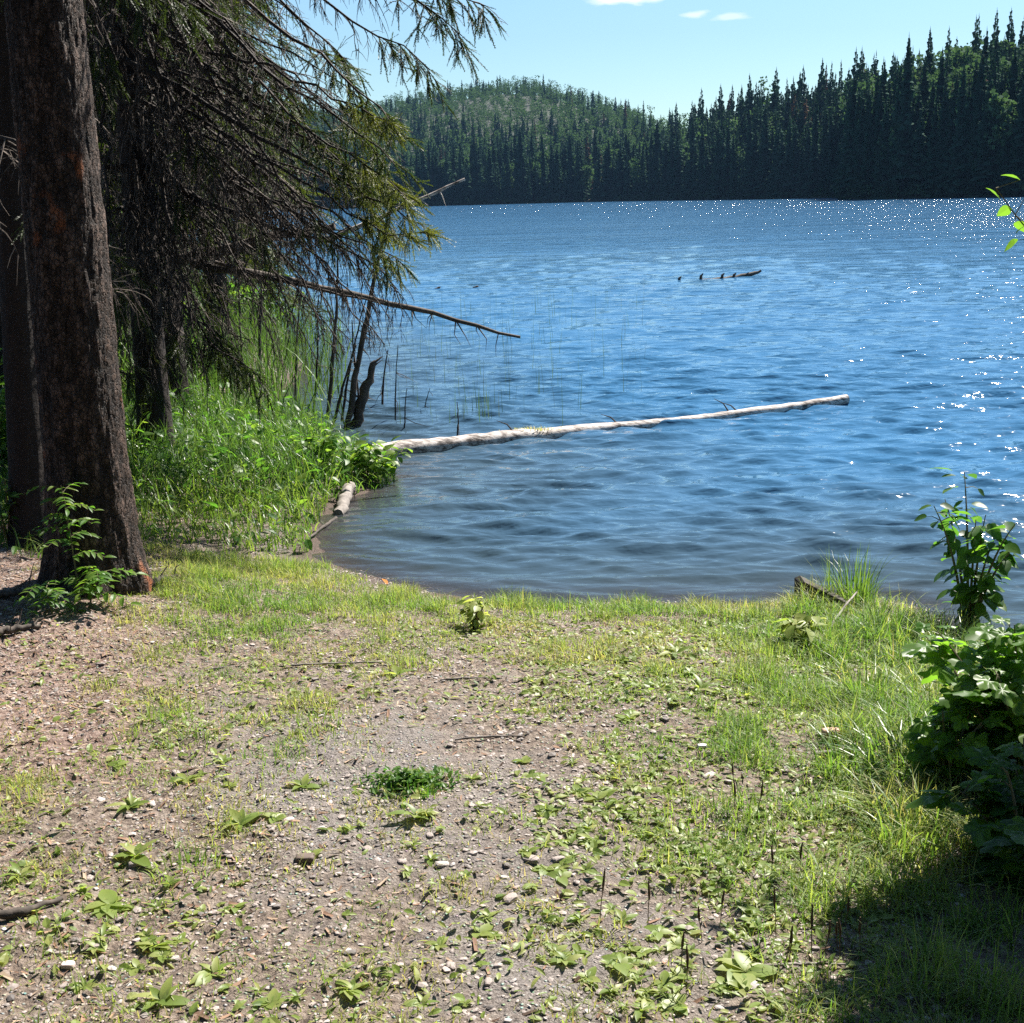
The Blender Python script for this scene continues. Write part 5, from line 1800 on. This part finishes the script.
STN = [stone_shape(2, 40 + k) for k in range(8)]
GRV = [stone_shape(1, 80 + k) for k in range(8)]
x, y = scatter_ground(260000)
gv, px, py = grassness(x, y)
d = shore_dist(x, y)
cl_ = fbm(x * 3.1, y * 3.1, 0, 3, 61)
k = (d > -0.6) & (px > -40) & (px < 1060) & (py < 1060) & (rng.uniform(size=len(x)) < np.clip(0.42 - 0.3 * gv + (cl_ - 0.5) * 1.2 + 0.25 * (np.abs(d) < 0.25), 0.02, 0.75) * 0.7)
x, y = x[k], y[k]
m = len(x)
sz = np.clip(rng.lognormal(math.log(0.0050), 0.5, m), 0.002, 0.016)
z = gz(x, y) + sz * 0.12
gm = MB()
for v in range(8):
    q = np.arange(m) % 8 == v
    c = q.sum()
    gm.inst(*GRV[v], rots(rng.uniform(0, 6.28, c), rng.uniform(-.25, .25, c), rng.uniform(-.25, .25, c), sz[q]), np.stack((x[q], y[q], z[q]), -1), np.clip(rng.normal(0.42, 0.2, c), 0, 1))
tag(gm.build('gravel', M['stone']), 'loose fine gravel strewn over the clearing', 'gravel', kind='stuff')
print('gravel', m)
# needle and bark litter
x, y = scatter_ground(90000)
gv, px, py = grassness(x, y)
d = shore_dist(x, y)
lit = np.clip(0.75 - px / 700, 0.22, 0.75) * (0.4 + fbm(x * 3, y * 3, 0, 3, 71))
k = (d > 0.12) & (px > -60) & (px < 1060) & (py < 1060) & (rng.uniform(size=len(x)) < lit * 0.8)
x, y = x[k], y[k]
m = len(x)
lt_ = MB()
chip = np.array([(-.5, -.12, 0), (.5, -.09, 0.03), (.46, .12, 0), (-.42, .10, 0.05)])
ll = np.where(rng.uniform(size=m) < 0.8, rng.uniform(0.008, 0.022, m), rng.uniform(0.02, 0.045, m))
Ms = rots(rng.uniform(0, 6.28, m), rng.uniform(-.35, .35, m), rng.uniform(-.5, .5, m), ll)
lt_.inst(chip, np.array([(0, 1, 2, 3)]), Ms, np.stack((x, y, gz(x, y) + 0.003), -1), np.clip(rng.normal(0.42, 0.22, m), 0, 1))
tag(lt_.build('litter', M['litter']), 'dry needles and bark chips strewn over the earth', 'litter', kind='stuff')
print('litter', m)


def stone_mesh(v, t):
    m_ = MB()
    m_.add(STN[v][0], STN[v][1], t)
    return m_.build('stone', M['stone'], link=False, smooth=False).data


SM = [[stone_mesh(v, t) for v in range(8)] for t in (0.12, 0.5, 0.72, 0.98)]
SL = ['dark stone lying on the clearing', 'brownish stone lying on the clearing', 'pale grey stone lying on the clearing', 'whitish stone lying on the clearing']
n_st = 0
while n_st < 150:
    a_, b_ = rng.uniform(0, 900), 640 + 380 * rng.uniform() ** 0.8
    g_ = grassness(*[np.array([q]) for q in on_ground(a_, b_)[:2]])[0][0]
    if rng.uniform() < g_ * 1.2:
        continue
    p = on_ground(a_, b_)
    t = int(rng.choice(4, p=(0.36, 0.46, 0.16, 0.02)))
    o = bpy.data.objects.new('stone', SM[t][int(rng.integers(8))])
    C.objects.link(o)
    s_ = min(max(rng.lognormal(math.log(0.0095), 0.36), 0.006), 0.021)
    o.location = p + np.array((0, 0, s_ * 0.12))
    o.scale = (s_ * rng.uniform(.9, 1.4), s_, s_)
    o.rotation_euler = (rng.uniform(-.15, .15), rng.uniform(-.15, .15), rng.uniform(0, 6.28))
    tag(o, SL[t], 'stone', SL[t].split(' stone')[0] + ' stones')
    n_st += 1


def rock(px_, py_, s_, col, lab, nm='rock', lift=0.25):
    m_, nt, out = new_mat(nm + '_surface')
    p_ = N(nt, 'ShaderNodeBsdfPrincipled', i_Roughness=0.8)
    tc = N(nt, 'ShaderNodeTexCoord')
    n1 = N(nt, 'ShaderNodeTexNoise', i_Scale=3.0, i_Detail=6.0)
    nt.links.new(tc.outputs['Object'], n1.inputs['Vector'])
    cr = ramp(nt, [(0.3, tuple(0.7 * c for c in col)), (0.7, tuple(1.15 * c for c in col))], n1.outputs[0])
    nt.links.new(cr.outputs[0], p_.inputs['Base Color'])
    nt.links.new(p_.outputs[0], out.inputs[0])
    V, F = stone_shape(3, int(px_))
    q = MB()
    q.add(V, F)
    o = q.build(nm, m_, None, True)
    o.location = on_ground(px_, py_) + np.array((0, 0, s_ * lift))
    o.scale = (s_ * 1.15, s_, s_)
    return tag(o, lab, 'rock')


rock(830, 741, 0.036, (0.5, 0.30, 0.22), 'pinkish rounded rock in the grass beside the curved stick', lift=0.9)
rock(702, 748, 0.018, (0.6, 0.58, 0.54), 'small whitish rock in the weeds right of centre')
rock(305, 862, 0.034, (0.10, 0.07, 0.055), 'brown earth clod lying in the bare gravel')
rock(68, 967, 0.017, (0.5, 0.38, 0.34), 'pinkish stone at the bottom left corner of the clearing')
# one orange dead leaf at the water's edge
ol = MB()
ol.inst(*LEAF, rots(np.array([0.4]), np.array([0.5]), np.array([0.3]), 0.07), np.zeros((1, 3)))
o = ol.build('fallen_leaf', M['orange_leaf'])
o.location = on_ground(387, 586) + np.array((0, 0, 0.015))
tag(o, 'single orange dead leaf at the water edge', 'leaf')


# ------------------------------------------------------------------ unseen spruces added behind the camera to block sky light and deepen shade
def add_sky_blockers():
    m_ = MB()
    r = np.random.default_rng(55)
    pts = []
    for k in range(26):
        a = math.pi + r.uniform(-1.45, 1.45)
        q = r.uniform(4.5, 11)
        x_, y_ = q * math.sin(a) * 1.25, q * math.cos(a) - 0.5
        if y_ > 1.5 or (x_ > 0 and y_ > -0.5 and x_ < 4):
            continue
        pts.append((x_, y_))
    for k, (x_, y_) in enumerate(pts):
        V, F, T = protoS[k % len(protoS)]
        sc2 = r.uniform(0.55, 0.8)
        z_ = gz1(x_, y_)
        m_.add(V * np.array((sc2 * 0.95, sc2 * 0.95, sc2)) + np.array((x_, y_, z_)), F, T)
        m_.tube([(x_, y_, z_ - .2), (x_, y_, z_ + 8)], [0.16, 0.08], 8, 0.4, 1)
    tag(m_.build('sky_blocking_spruces', [M['far_needle'], M['dark_bark']]), 'unseen spruces added behind the camera to block sky light', 'sky_blocking_spruces', kind='stuff')


add_sky_blockers()


# ------------------------------------------------------------------ thin summer haze
def haze():
    m_, nt, out = new_mat('haze_air')
    v = N(nt, 'ShaderNodeVolumePrincipled')
    v.inputs['Color'].default_value = (0.09, 0.165, 0.29, 1)
    v.inputs['Density'].default_value = 0.00018
    nt.links.new(v.outputs[0], out.inputs['Volume'])
    mb_ = MB()
    x0, x1, y0, y1, z0, z1 = -1650, 1650, -120, 1650, -8, 190
    V = [(x, y, z) for z in (z0, z1) for y in (y0, y1) for x in (x0, x1)]
    mb_.add(V, [(0, 2, 3, 1), (4, 5, 7, 6), (0, 1, 5, 4), (2, 6, 7, 3), (0, 4, 6, 2), (1, 3, 7, 5)])
    o_ = mb_.build('haze', m_)
    tag(o_, 'thin bluish summer haze over the lake', 'haze', kind='stuff')


haze()
